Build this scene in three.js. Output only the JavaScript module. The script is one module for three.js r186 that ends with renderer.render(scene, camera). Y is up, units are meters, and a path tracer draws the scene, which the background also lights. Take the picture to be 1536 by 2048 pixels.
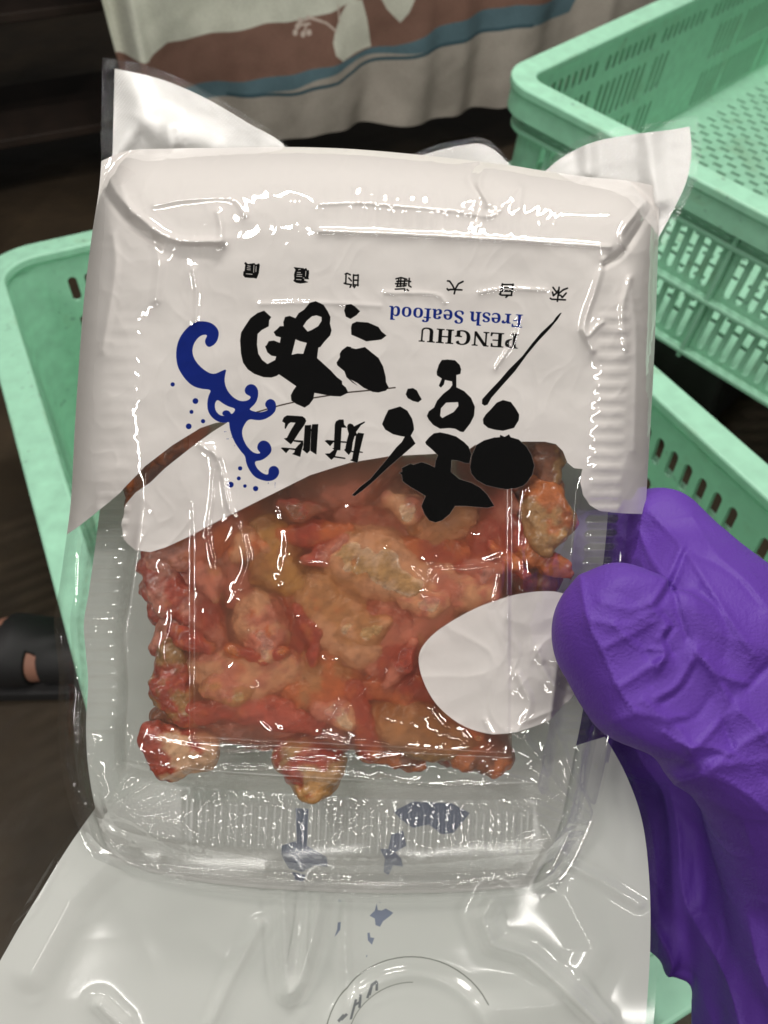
import * as THREE from 'three';
import { ImprovedNoise } from 'three/addons/math/ImprovedNoise.js';
import { RoundedBoxGeometry } from 'three/addons/geometries/RoundedBoxGeometry.js';
import { mergeGeometries } from 'three/addons/utils/BufferGeometryUtils.js';
import { RectAreaLightUniformsLib } from 'three/addons/lights/RectAreaLightUniformsLib.js';

// ---------------------------------------------------------------- camera, light, exposure
const scene = new THREE.Scene();
scene.background = new THREE.Color().setRGB(0.05, 0.05, 0.048);   // dim indoor air of the market hall
const PITCH = THREE.MathUtils.degToRad(48), CAM_H = 0.84, FOCAL = 1607, DIST = 0.30;
const camera = new THREE.PerspectiveCamera(65, 768 / 1024, 0.02, 30);
const eye = new THREE.Vector3(0, CAM_H, 0);
const fwd = new THREE.Vector3(0, -Math.sin(PITCH), -Math.cos(PITCH));
const upv = new THREE.Vector3(0, Math.cos(PITCH), -Math.sin(PITCH));
camera.position.copy(eye); camera.lookAt(eye.clone().add(fwd)); camera.updateMatrixWorld();
camera.focus = DIST; camera.userData.fStop = 15;
const renderer = new THREE.WebGLRenderer({ antialias: true });
renderer.toneMapping = THREE.LinearToneMapping;
renderer.toneMappingExposure = 0.98;
renderer.shadowMap.enabled = true;
RectAreaLightUniformsLib.init();
const LAMPS = [   // hanging strip lamps of the stall: centre, length, width, turn about y, radiance, label
  { at: [0.05, 1.95, -0.75], len: 0.6, wid: 0.085, turn: 0.12, power: 74, label: 'strip lamp hanging over the crates' },
  { at: [0.55, 2.10, -1.15], len: 0.6, wid: 0.085, turn: 0.5, power: 91, label: 'strip lamp hanging nearest the cloth' },
  { at: [-1.15, 1.85, 0.85], len: 0.9, wid: 0.085, turn: 1.40, power: 58, label: 'strip lamp hanging at the left of the stall' },
  { at: [1.15, 1.95, 0.75], len: 0.9, wid: 0.085, turn: 1.75, power: 58, label: 'strip lamp hanging at the right of the stall' },
  { at: [0.42, 1.20, 1.90], len: 0.6, wid: 0.085, turn: 0.3, power: 52, label: 'low strip lamp of the stall behind the viewer, right' },
  { at: [-0.36, 1.26, 1.90], len: 0.6, wid: 0.085, turn: -0.2, power: 52, label: 'low strip lamp of the stall behind the viewer, left' },
  { at: [-0.45, 2.20, 0.05], len: 0.5, wid: 0.085, turn: 0.3, power: 58, label: 'strip lamp hanging straight above the viewer' },
];

// ---------------------------------------------------------------- helpers
const perlin = new ImprovedNoise();
const N3 = (x, y, z) => perlin.noise(x, y, z);
const fbm = (x, y, z, o = 4) => { let s = 0, a = 0.5; for (let i = 0; i < o; i++) { s += a * N3(x, y, z); x *= 2.03; y *= 2.03; z *= 2.03; a *= 0.5; } return s; };
let seed = 1234567; const rnd = () => { seed = (seed * 1664525 + 1013904223) >>> 0; return seed / 4294967296; };
const clamp = (x, a = 0, b = 1) => Math.min(b, Math.max(a, x));
const sstep = (a, b, x) => { const t = clamp((x - a) / (b - a)); return t * t * (3 - 2 * t); };
const lerp = (a, b, t) => a + (b - a) * t;
const taken = {};
function numbered(n) { const k = taken[n] = (taken[n] ?? -1) + 1; return k ? n + '_' + String(k).padStart(3, '0') : n; }
function tag(o, label, category, group, kind) {
  o.userData.label = label; if (category) o.userData.category = category; if (group) o.userData.group = group; if (kind) o.userData.kind = kind; return o;
}
function thing(name, label, category, group) { const g = new THREE.Group(); g.name = numbered(name); scene.add(g); return tag(g, label, category, group); }
function mesh(name, geo, mat, parent) { const m = new THREE.Mesh(geo, mat); m.name = parent ? name : numbered(name); m.castShadow = m.receiveShadow = true; (parent || scene).add(m); return m; }
function canvasTex(w, h, draw, srgb = true) {
  const c = document.createElement('canvas'); c.width = w; c.height = h; draw(c.getContext('2d'), w, h);
  const t = new THREE.CanvasTexture(c); if (srgb) t.colorSpace = THREE.SRGBColorSpace; t.anisotropy = 8; return t;
}
function dataTex(n, f, srgb = false) {
  const d = new Uint8Array(n * n * 4);
  for (let j = 0; j < n; j++) for (let i = 0; i < n; i++) { const c = f(i / n, j / n), k = (j * n + i) * 4; const a = Array.isArray(c) ? c : [c, c, c]; for (let q = 0; q < 3; q++) d[k + q] = clamp(a[q]) * 255; d[k + 3] = 255; }
  const t = new THREE.DataTexture(d, n, n); t.wrapS = t.wrapT = THREE.RepeatWrapping; t.magFilter = THREE.LinearFilter; t.minFilter = THREE.LinearMipmapLinearFilter; t.generateMipmaps = true; if (srgb) t.colorSpace = THREE.SRGBColorSpace; t.needsUpdate = true; return t;
}
const tile = (u, v, f, o = 4, off = 0) => {   // seamless fractal noise, f cells over the tile
  let s = 0, a = 0.5; for (let i = 0; i < o; i++) { const A = u * f, Bv = v * f; const w = (x, y) => N3(x + off, y + off * 1.7, i * 9.1 + off);
    const su = u, sv = v; s += a * (w(A, Bv) * (1 - su) * (1 - sv) + w(A - f, Bv) * su * (1 - sv) + w(A, Bv - f) * (1 - su) * sv + w(A - f, Bv - f) * su * sv); f *= 2; a *= 0.5; } return s;
};
// smooth curve through points, sampled n times
function curve(pts, n) { const c = new THREE.CatmullRomCurve3(pts.map(p => new THREE.Vector3(p[0], p[1], p[2] || 0)), false, 'centripetal'); return c.getSpacedPoints(n).map(p => [p.x, p.y, p.z]); }
function sampler(pts) { const n = 400, s = curve(pts, n); return t => { const x = clamp(t) * n, i = Math.min(n - 1, Math.floor(x)), f = x - i; return [lerp(s[i][0], s[i + 1][0], f), lerp(s[i][1], s[i + 1][1], f)]; }; }
function coons(top, right, bottom, left) {   // four border curves -> the sheet between them
  const T = sampler(top), R = sampler(right), B = sampler(bottom), L = sampler(left);
  const c00 = T(0), c10 = T(1), c01 = B(0), c11 = B(1);
  return (u, v) => { const t = T(u), b = B(u), l = L(v), r = R(v); return [0, 1].map(k => (1 - v) * t[k] + v * b[k] + (1 - u) * l[k] + u * r[k] - ((1 - u) * (1 - v) * c00[k] + u * (1 - v) * c10[k] + (1 - u) * v * c01[k] + u * v * c11[k])); };
}
function distPoly(x, y, pts) { let m = 1e9; for (let i = 0; i + 1 < pts.length; i++) { const ax = pts[i][0], ay = pts[i][1], dx = pts[i + 1][0] - ax, dy = pts[i + 1][1] - ay; const t = clamp(((x - ax) * dx + (y - ay) * dy) / (dx * dx + dy * dy)); const ex = x - ax - t * dx, ey = y - ay - t * dy; const d = ex * ex + ey * ey; if (d < m) m = d; } return Math.sqrt(m); }
// The held pouch has its own frame: origin in the middle of its front, x right, y up, z out of the front; drawing units of 0.187 mm
const U = DIST / FOCAL;
const frame = new THREE.Matrix4().makeBasis(new THREE.Vector3(1, 0, 0), upv, fwd.clone().negate()).setPosition(eye.clone().addScaledVector(fwd, DIST));
const P = (x, y, z) => { const k = U * (1 - z / DIST); return [(x - 768) * k, (1024 - y) * k, z]; };   // z in metres
function inFrame(o) { frame.decompose(o.position, o.quaternion, o.scale); return o; }
function sheet(nu, nv, f) {   // f(u,v) -> [x,y,z,tu,tv]
  const pos = [], uv = [], idx = [];
  for (let j = 0; j <= nv; j++) for (let i = 0; i <= nu; i++) { const p = f(i / nu, j / nv); pos.push(p[0], p[1], p[2]); uv.push(p[3], p[4]); }
  for (let j = 0; j < nv; j++) for (let i = 0; i < nu; i++) { const a = j * (nu + 1) + i, b = a + 1, c = a + nu + 1, d = c + 1; idx.push(a, c, b, b, c, d); }
  const g = new THREE.BufferGeometry(); g.setAttribute('position', new THREE.Float32BufferAttribute(pos, 3)); g.setAttribute('uv', new THREE.Float32BufferAttribute(uv, 2)); g.setIndex(idx); g.computeVertexNormals(); return g;
}
// meshes a signed distance field (naive surface nets)
function nets(field, lo, hi, cell, colour) {
  const n = [0, 1, 2].map(k => Math.ceil((hi[k] - lo[k]) / cell) + 1), [nx, ny, nz] = n, g = new Float32Array(nx * ny * nz);
  const at = (i, j, k) => i + nx * (j + ny * k);
  for (let k = 0; k < nz; k++) for (let j = 0; j < ny; j++) for (let i = 0; i < nx; i++) g[at(i, j, k)] = field(lo[0] + i * cell, lo[1] + j * cell, lo[2] + k * cell);
  const id = new Int32Array(nx * ny * nz).fill(-1), pos = [], idx = [];
  const E = []; for (let a = 0; a < 8; a++) for (let b = a + 1; b < 8; b++) { const x = a ^ b; if (x === 1 || x === 2 || x === 4) E.push([a, b]); }
  for (let k = 0; k < nz - 1; k++) for (let j = 0; j < ny - 1; j++) for (let i = 0; i < nx - 1; i++) {
    const v = []; let s = 0; for (let c = 0; c < 8; c++) { const q = g[at(i + (c & 1), j + (c >> 1 & 1), k + (c >> 2))]; v.push(q); if (q < 0) s++; }
    if (s === 0 || s === 8) continue;
    let x = 0, y = 0, z = 0, m = 0; for (const [a, b] of E) if ((v[a] < 0) !== (v[b] < 0)) { const t = v[a] / (v[a] - v[b]); x += lerp(a & 1, b & 1, t); y += lerp(a >> 1 & 1, b >> 1 & 1, t); z += lerp(a >> 2, b >> 2, t); m++; }
    id[at(i, j, k)] = pos.length / 3; pos.push(lo[0] + (i + x / m) * cell, lo[1] + (j + y / m) * cell, lo[2] + (k + z / m) * cell);
  }
  const quad = (a, b, c, d, f) => { if (a < 0 || b < 0 || c < 0 || d < 0) return; f ? idx.push(a, b, c, a, c, d) : idx.push(a, c, b, a, d, c); };
  for (let k = 1; k < nz - 1; k++) for (let j = 1; j < ny - 1; j++) for (let i = 1; i < nx - 1; i++) {
    const s = g[at(i, j, k)] < 0;
    if (s !== g[at(i + 1, j, k)] < 0) quad(id[at(i, j - 1, k - 1)], id[at(i, j, k - 1)], id[at(i, j, k)], id[at(i, j - 1, k)], s);
    if (s !== g[at(i, j + 1, k)] < 0) quad(id[at(i - 1, j, k - 1)], id[at(i - 1, j, k)], id[at(i, j, k)], id[at(i, j, k - 1)], s);
    if (s !== g[at(i, j, k + 1)] < 0) quad(id[at(i - 1, j - 1, k)], id[at(i, j - 1, k)], id[at(i, j, k)], id[at(i - 1, j, k)], s);
  }
  const nor = [], col = [], uvs = [], e = cell * 0.6;
  for (let q = 0; q < pos.length; q += 3) { const [x, y, z] = [pos[q], pos[q + 1], pos[q + 2]]; const d = [field(x + e, y, z) - field(x - e, y, z), field(x, y + e, z) - field(x, y - e, z), field(x, y, z + e) - field(x, y, z - e)], l = Math.hypot(...d) || 1; nor.push(d[0] / l, d[1] / l, d[2] / l); uvs.push(x * 22 + z * 9, y * 22 - z * 7); if (colour) col.push(...colour(x, y, z)); }
  const geo = new THREE.BufferGeometry(); geo.setAttribute('position', new THREE.Float32BufferAttribute(pos, 3)); geo.setAttribute('normal', new THREE.Float32BufferAttribute(nor, 3)); geo.setAttribute('uv', new THREE.Float32BufferAttribute(uvs, 2));
  if (colour) geo.setAttribute('color', new THREE.Float32BufferAttribute(col, 3)); geo.setIndex(idx); return geo;
}
const smin = (a, b, k) => { const h = clamp(0.5 + 0.5 * (b - a) / k); return lerp(b, a, h) - k * h * (1 - h); };
function cap(x, y, z, a, b) {   // tapered capsule a=[x,y,z,r]
  const dx = b[0] - a[0], dy = b[1] - a[1], dz = b[2] - a[2], t = clamp(((x - a[0]) * dx + (y - a[1]) * dy + (z - a[2]) * dz) / (dx * dx + dy * dy + dz * dz));
  return Math.hypot(x - a[0] - dx * t, y - a[1] - dy * t, z - a[2] - dz * t) - lerp(a[3], b[3], t);
}
const pixRay = (x, y) => new THREE.Vector3((x - 768) / FOCAL, 0, 0).addScaledVector(upv, (1024 - y) / FOCAL).add(fwd);

// ---------------------------------------------------------------- materials
const M = {};
const plasticNoise = dataTex(256, (u, v) => 0.5 + 0.9 * tile(u, v, 6, 5));
const grime = dataTex(512, (u, v) => { const n = tile(u, v, 5, 5, 3.3), m = tile(u, v, 26, 3, 7.7); const k = sstep(0.06, 0.3, n + 0.5 * m); const sc = sstep(0.16, 0.22, tile(u, v, 48, 2, 2.9)) * sstep(-0.05, 0.2, n), a = 0.96 + 0.14 * m - 0.22 * sc; return [lerp(0.66, 0.60, k) * a, lerp(0.88, 0.78, k) * a, lerp(0.76, 0.66, k) * a]; }, true);
M.crate = new THREE.MeshPhysicalMaterial({ map: grime, roughness: 0.48, bumpMap: plasticNoise, bumpScale: 0.0004 });
M.film = new THREE.MeshPhysicalMaterial({ color: 0xffffff, roughness: 0.042, transmission: 1, thickness: 0, ior: 1.85, side: THREE.DoubleSide });
M.tray = new THREE.MeshPhysicalMaterial({ color: new THREE.Color().setRGB(0.985, 0.99, 0.985), roughness: 0.22, transmission: 1, thickness: 0, ior: 1.8, side: THREE.DoubleSide });
M.white = new THREE.MeshPhysicalMaterial({ color: new THREE.Color().setRGB(0.72, 0.71, 0.69), roughness: 0.35, side: THREE.DoubleSide });

// ---------------------------------------------------------------- floor and hanging cloth
{
  const t = dataTex(512, (u, v) => { const n = tile(u, v, 6, 6, 1.1), m = tile(u, v, 40, 3, 5.5); const k = 0.5 + n * 0.9 + m * 0.35; return [0.245 * (0.6 + k * 0.7), 0.20 * (0.6 + k * 0.7), 0.145 * (0.6 + k * 0.7)]; }, true); t.repeat.set(6, 6);
  const b = dataTex(256, (u, v) => 0.5 + tile(u, v, 12, 5, 2.2)); b.repeat.set(10, 10);
  const g = new THREE.PlaneGeometry(8, 8); g.rotateX(-Math.PI / 2); g.translate(0, 0, -1);
  const f = mesh('floor', g, new THREE.MeshStandardMaterial({ map: t, roughness: 0.55, bumpMap: b, bumpScale: 0.003 })); f.userData.kind = 'structure'; f.userData.label = 'dark stained concrete floor';
}
const clothDir = new THREE.Vector3(0.914, 0, -0.406), clothNor = new THREE.Vector3(0.406, 0, 0.914), clothAt = new THREE.Vector3(0, 0, -1.75);
function onCloth(x, y) { const d = pixRay(x, y), t = clothAt.clone().sub(eye).dot(clothNor) / d.dot(clothNor), p = eye.clone().addScaledVector(d, t); return [p.clone().sub(clothAt).dot(clothDir), p.y]; }
{
  const x0 = -0.9, x1 = 1.5, y0 = 0.05, y1 = 0.95, W = 2000, H = 750;
  const C = pts => pts.map(([x, y]) => { const [a, h] = onCloth(x / 1.396, y / 1.396); return [(a - x0) / (x1 - x0) * W, (1 - (h - y0) / (y1 - y0)) * H]; });
  const tex = canvasTex(W, H, (g) => {
    const poly = (p, c) => { g.fillStyle = c; g.beginPath(); p.forEach((q, i) => i ? g.lineTo(...q) : g.moveTo(...q)); g.closePath(); g.fill(); };
    g.fillStyle = '#a49c92'; g.fillRect(0, 0, W, H);
    const wl = C([[200, 140], [300, 135], [330, 155], [410, 165], [440, 140], [465, 120], [560, 108], [640, 92], [740, 62], [850, 45], [1000, 5], [1200, -60]]);
    const tt = C([[200, 330], [560, 243], [640, 235], [830, 190], [1000, 155], [1100, 130], [1210, 75], [1340, 40], [1500, 5], [1640, -20]]);
    const tb = C([[200, 380], [640, 278], [800, 240], [1000, 170], [1200, 132], [1480, 68], [1600, 40]]);
    poly([...tt, ...tb.slice().reverse()], '#567079');
    poly([...wl, [W, wl[wl.length - 1][1]], ...tt.slice().reverse()], '#7d5d50');
    poly([[0, 0], [0, wl[0][1]], ...wl, [W, wl[wl.length - 1][1]], [W, 0]], '#d2d3c4');
    g.strokeStyle = '#34505a'; g.lineWidth = 5; g.beginPath(); C([[640, 272], [800, 252], [930, 222], [1010, 190], [1230, 126], [1480, 66]]).forEach((q, i) => i ? g.lineTo(...q) : g.moveTo(...q)); g.stroke();
    poly(C([[925, 80], [945, 40], [975, 8], [1020, 5], [1035, 60], [1048, 140], [1000, 150], [950, 165], [925, 145], [917, 110]]), '#cfcfc0');
    poly(C([[1065, -10], [1085, 30], [1115, 62], [1135, 30], [1150, -10]]), '#cfcfc0');
    g.strokeStyle = '#c9b9ad'; g.lineWidth = 3.2;
    for (const s of [[[930, 80], [900, 55], [860, 45], [830, 55]], [[860, 60], [825, 65], [815, 80]], [[850, 62], [840, 85]], [[940, 10], [940, 60]], [[890, 52], [850, 40]]]) { g.beginPath(); C(s).forEach((q, i) => i ? g.lineTo(...q) : g.moveTo(...q)); g.stroke(); }
    for (const s of [[815, 82], [838, 88], [822, 66], [830, 52], [855, 84]]) { const [q] = C([s]); g.fillStyle = '#c9b9ad'; g.beginPath(); g.arc(q[0], q[1], 4.5, 0, 7); g.fill(); }
    const im = g.getImageData(0, 0, W, H); for (let j = 0; j < H; j++) for (let i = 0; i < W; i++) { const k = (j * W + i) * 4, n = 1 + 0.10 * (rnd() - 0.5) + 0.10 * fbm(i * 0.006, j * 0.006, 3.3, 3); for (let c = 0; c < 3; c++) im.data[k + c] *= n; } g.putImageData(im, 0, 0);
  });
  const hemA = onCloth(500, 268)[1];
  const g = sheet(260, 110, (u, v) => {
    const a = lerp(onCloth(215, 60)[0] + 0.03 * (v - 0.5), 1.5, u), hem = hemA - 0.03 - 0.012 * Math.sin(a * 9) - 0.05 * sstep(0.4, 1, a), y = lerp(0.92, hem, v);
    const fold = (0.006 + 0.016 * v) * (Math.sin(a * 24 + 3 * N3(a * 3, y * 2, 0)) + 0.7 * N3(a * 14, y * 3, 5) * 2) + 0.006 * fbm(a * 14, y * 10, 1.5, 3) + 0.03 * Math.exp(-(((a - onCloth(250, 60)[0]) / 0.03) ** 2)) * Math.sin(a * 90);
    return [clothDir.x * a + clothNor.x * fold, y, -1.75 + clothDir.z * a + clothNor.z * fold, (a - x0) / (x1 - x0), (y - y0) / (y1 - y0)];
  });
  tag(mesh('table_cloth', g, new THREE.MeshStandardMaterial({ map: tex, roughness: 0.85, side: THREE.DoubleSide })), 'striped cloth with leaf print, white brown teal and grey, hanging behind the crates', 'cloth');
}
{ // dark timber at the far left, behind the crate
  const t = dataTex(256, (u, v) => { const n = tile(u, v, 3, 4, 4.4) + 0.5 * Math.sin(u * 60 + 9 * tile(u, v, 4, 3)) * 0.2; return [0.17 + 0.1 * n, 0.12 + 0.075 * n, 0.085 + 0.06 * n]; }, true);
  const wood = new THREE.MeshStandardMaterial({ map: t, roughness: 0.7 });
  const b = mesh('timber_post', new RoundedBoxGeometry(0.16, 1.3, 0.08, 2, 0.006), wood); b.position.set(-0.86, 0.65, -1.42); b.rotation.y = 0.42;
  tag(b, 'dark brown timber post standing at the far left edge', 'post');
  const s = thing('low_shelf', 'low dark shelf rack in the gloom left of the hanging cloth', 'shelf');
  for (const y of [0.12, 0.34, 0.56]) { const m = mesh('board', new RoundedBoxGeometry(0.55, 0.018, 0.3, 1, 0.003), wood, s); m.position.set(0, y, 0); }
  for (const x of [-0.26, 0.26]) { const m = mesh('upright', new RoundedBoxGeometry(0.03, 0.62, 0.3, 1, 0.003), wood, s); m.position.set(x, 0.31, -0.005); }
  s.position.set(-0.72, 0, -1.85); s.rotation.y = 0.42;
}

// ---------------------------------------------------------------- crates
function roundRect(sh, x, y, w, h, r, hole) {
  const s = hole ? new THREE.Path() : sh; r = Math.min(r, w / 2 - 1e-5, h / 2 - 1e-5);
  s.moveTo(x + r, y); s.lineTo(x + w - r, y); s.absarc(x + w - r, y + r, r, -Math.PI / 2, 0); s.lineTo(x + w, y + h - r); s.absarc(x + w - r, y + h - r, r, 0, Math.PI / 2);
  s.lineTo(x + r, y + h); s.absarc(x + r, y + h - r, r, Math.PI / 2, Math.PI); s.lineTo(x, y + r); s.absarc(x + r, y + r, r, Math.PI, Math.PI * 1.5);
  if (hole) sh.holes.push(s);
}
function scaleUV(g, k = 2.2) { const u = g.attributes.uv; for (let i = 0; i < u.count; i++) u.setXY(i, u.getX(i) * k, u.getY(i) * k); return g; }
function boxUV(w, h, d, r = 0.002) { const g = new RoundedBoxGeometry(w, h, d, 2, r); const u = g.attributes.uv, s = Math.max(w, h, d); for (let i = 0; i < u.count; i++) u.setXY(i, u.getX(i) * s * 2.2, u.getY(i) * 0.1); return g; }
function makeCrate(c, w, l, h, rows, floorSlot, plate, R = 0.05, step = 0.0205, hw = 0.0055) {
  const T = 0.0045, lip = 0.022;
  // rim
  const rim = new THREE.Shape(); roundRect(rim, -lip, -lip, w + 2 * lip, l + 2 * lip, R + lip); roundRect(rim, T, T, w - 2 * T, l - 2 * T, R - T, true);
  let g = new THREE.ExtrudeGeometry(rim, { depth: 0.006, bevelEnabled: true, bevelThickness: 0.003, bevelSize: 0.003, bevelSegments: 3, curveSegments: 14 }); g.rotateX(Math.PI / 2); g.translate(0, h - 0.003, 0); mesh('rim', scaleUV(g), M.crate, c);
  const sk = new THREE.Shape(); roundRect(sk, -lip, -lip, w + 2 * lip, l + 2 * lip, R + lip); roundRect(sk, -lip + 0.004, -lip + 0.004, w + 2 * lip - 0.008, l + 2 * lip - 0.008, R + lip - 0.004, true);
  g = new THREE.ExtrudeGeometry(sk, { depth: 0.028, bevelEnabled: false, curveSegments: 14 }); g.rotateX(Math.PI / 2); g.translate(0, h - 0.011, 0); mesh('rim_skirt', scaleUV(g), M.crate, c);
  // walls, each a slotted panel between rounded corners
  const wall = (len, isPlate) => {
    const s = new THREE.Shape(); s.moveTo(0, 0); s.lineTo(len, 0); s.lineTo(len, h - 0.008); s.lineTo(0, h - 0.008); s.closePath();
    const n = Math.floor((len - 0.03) / step), off = (len - (n - 1) * step) / 2;
    for (let i = 0; i < n; i++) { const x = off + i * step; if (i % 9 === 8) continue; if (isPlate && Math.abs(x - len * isPlate) < 0.07) { const [a, b] = rows[rows.length - 1]; roundRect(s, x - hw, h * a, 2 * hw, h * (b - a), hw, true); continue; } for (const [a, b] of rows) roundRect(s, x - hw, h * a, 2 * hw, h * (b - a), hw, true); }
    return scaleUV(new THREE.ExtrudeGeometry(s, { depth: T, bevelEnabled: false, curveSegments: 5 }));
  };
  const spec = [[w - 2 * R, R, 0, 0, 0, 1], [w - 2 * R, R, l - T, 0, 0, -1], [l - 2 * R, 0, l - R, Math.PI / 2, 0, 0], [l - 2 * R, w - T, l - R, Math.PI / 2, 0, 0]];
  spec.forEach(([len, x, z, ry], k) => {
    const side = mesh('side_wall', wall(len, k === 2 && plate ? 0.55 : 0), M.crate, c); side.position.set(x, 0, z); side.rotation.y = ry;
    // ribs on the outside: local z- or z+ whichever points out
    const out = (k === 0 || k === 2) ? -1 : 1, zr = out < 0 ? -0.007 : T + 0.007, ribs = [];
    const ys = []; for (let i = 0; i + 1 < rows.length; i++) ys.push((rows[i][1] + rows[i + 1][0]) / 2 * h); ys.push(0.012);
    for (const y of ys) { const b = boxUV(len + 0.02, 0.006, 0.013, 0.0015); b.translate(len / 2, y, zr); ribs.push(b); }
    const n = Math.floor((len - 0.03) / step), off = (len - (n - 1) * step) / 2;
    for (let i = 8; i < n; i += 9) { const b = boxUV(0.006, h - 0.02, 0.012, 0.0015); b.translate(off + i * step, h / 2 - 0.008, zr - 0.0006 * out); ribs.push(b); }
    for (const b of ribs) mesh('rib', b, M.crate, side);
  });
  // corners
  for (const [cx, cz, a] of [[R, R, Math.PI], [w - R, R, -Math.PI / 2], [w - R, l - R, 0], [R, l - R, Math.PI / 2]]) {
    const s = new THREE.Shape(); s.absarc(0, 0, R, a, a + Math.PI / 2, false); s.absarc(0, 0, R - T, a + Math.PI / 2, a, true); s.closePath();
    const e = new THREE.ExtrudeGeometry(s, { depth: h - 0.008, bevelEnabled: false, curveSegments: 12 }); e.rotateX(Math.PI / 2); e.translate(0, h - 0.008, 0);
    const m = mesh('corner', scaleUV(e), M.crate, c); m.position.set(cx, 0, cz);
    const rb = new THREE.Shape(); rb.absarc(0, 0, R + 0.013, a, a + Math.PI / 2, false); rb.absarc(0, 0, R - 0.001, a + Math.PI / 2, a, true); rb.closePath();
    for (const y of rows.slice(0, -1).map((r, i) => (r[1] + rows[i + 1][0]) / 2 * h)) { const q = new THREE.ExtrudeGeometry(rb, { depth: 0.006, bevelEnabled: false, curveSegments: 12 }); q.rotateX(Math.PI / 2); q.translate(0, y + 0.0031, 0); mesh('rib', scaleUV(q), M.crate, m); }
  }
  // floor with rectangular drain holes
  const f = new THREE.Shape(); roundRect(f, 0.002, 0.002, w - 0.004, l - 0.004, R);
  const [sx, sz, hx, hz] = floorSlot; let odd = 0;
  for (let z = 0.05; z < l - 0.05; z += sz, odd++) for (let x = 0.05 + (odd % 2) * sx / 2; x < w - 0.05; x += sx) { if (Math.abs(x - w / 2) < 0.014) continue; const p = new THREE.Path(); p.moveTo(x - hx, z - hz); p.lineTo(x + hx, z - hz); p.lineTo(x + hx, z + hz); p.lineTo(x - hx, z + hz); p.closePath(); f.holes.push(p); }
  g = new THREE.ExtrudeGeometry(f, { depth: 0.004, bevelEnabled: false, curveSegments: 8 }); g.rotateX(Math.PI / 2); g.translate(0, 0.016, 0); mesh('floor_panel', scaleUV(g), M.crate, c);
  return c;
}
{
  const c = thing('plastic_crate', 'mint green slotted plastic crate on the floor behind the held pouch', 'crate', 'green crates');
  makeCrate(c, 0.549, 0.928, 0.335, [[0.08, 0.36], [0.42, 0.72], [0.785, 0.885]], [0.05, 0.032, 0.016, 0.006]);
  c.position.set(-0.4587, 0.002, -0.8455); c.rotation.y = Math.atan2(0.438, 0.899);
}
{
  const c = thing('plastic_crate', 'tilted mint green crate with perforated floor at upper right, resting on bins', 'crate', 'green crates');
  const ax = new THREE.Vector3(0.71377, -0.12771, 0.68864), ay = new THREE.Vector3(0.08414, 0.99175, 0.09671), az = new THREE.Vector3(-0.69531, -0.01109, 0.71863), L = 0.86, h = 0.227;
  makeCrate(c, 0.64, L, h, [[0.09, 0.36], [0.44, 0.70], [0.78, 0.88]], [0.034, 0.018, 0.0085, 0.0042], true, 0.03, 0.0165, 0.0046);
  const corner = eye.clone().addScaledVector(pixRay(994, 147), 1.0).addScaledVector(ay, -h).addScaledVector(ax, 0.022).addScaledVector(az, -0.022 - L);
  new THREE.Matrix4().makeBasis(ax, ay, az).setPosition(corner).decompose(c.position, c.quaternion, c.scale);
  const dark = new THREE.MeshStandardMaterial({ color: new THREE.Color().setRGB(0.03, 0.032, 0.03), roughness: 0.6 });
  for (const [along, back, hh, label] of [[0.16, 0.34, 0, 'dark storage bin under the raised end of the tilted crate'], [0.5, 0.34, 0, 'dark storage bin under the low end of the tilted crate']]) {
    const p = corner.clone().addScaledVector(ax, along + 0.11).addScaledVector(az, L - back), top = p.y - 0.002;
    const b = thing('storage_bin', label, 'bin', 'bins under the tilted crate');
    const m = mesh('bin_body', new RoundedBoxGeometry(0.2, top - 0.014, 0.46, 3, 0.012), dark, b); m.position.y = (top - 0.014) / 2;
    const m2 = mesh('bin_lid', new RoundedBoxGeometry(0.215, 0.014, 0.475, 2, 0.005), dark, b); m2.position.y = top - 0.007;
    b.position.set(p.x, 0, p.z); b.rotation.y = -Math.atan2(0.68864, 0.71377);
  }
}

// ---------------------------------------------------------------- pouch: shape of the film
const TOP = [[203, 322], [250, 303], [358, 297], [443, 296], [567, 294], [700, 298], [851, 311], [1022, 331], [1077, 340], [1174, 354], [1260, 362], [1319, 374]];
const LEFT = [[203, 322], [198, 380], [184, 470], [168, 600], [160, 700], [150, 850], [142, 1000], [135, 1060], [118, 1180], [108, 1240], [112, 1290], [118, 1350], [115, 1450], [122, 1530], [140, 1610], [165, 1680], [185, 1715]];
const RIGHT = [[1319, 374], [1316, 500], [1312, 620], [1306, 760], [1298, 900], [1290, 1030], [1283, 1110], [1273, 1185], [1255, 1320], [1235, 1440], [1222, 1500], [1205, 1580], [1190, 1640], [1155, 1715], [1110, 1785]];
const BOTTOM = [[185, 1715], [240, 1738], [330, 1768], [450, 1788], [600, 1800], [760, 1806], [900, 1803], [1000, 1796], [1110, 1785]];
const pouch = coons(TOP, RIGHT, BOTTOM, LEFT);
const profile = (() => { const k = [[0, 0], [0.07, 0.15], [0.16, 0.28], [0.6, 0.40], [0.68, 0.58], [0.88, 0.72], [0.96, 0.86], [1, 1]]; return q => { q = clamp(q); let i = 0; while (i < k.length - 2 && q > k[i + 1][0]) i++; const [a, b] = [k[i], k[i + 1]]; return lerp(a[1], b[1], (q - a[0]) / (b[0] - a[0])); }; })();
const profileB = (() => { const k = [[0, 0], [0.05, 0.12], [0.11, 0.22], [0.6, 0.29], [0.66, 0.46], [0.74, 0.60], [0.92, 0.68], [0.97, 0.82], [1, 1]]; return q => { q = clamp(q); let i = 0; while (i < k.length - 2 && q > k[i + 1][0]) i++; const [a, b] = [k[i], k[i + 1]]; return lerp(a[1], b[1], (q - a[0]) / (b[0] - a[0])); }; })();
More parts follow.
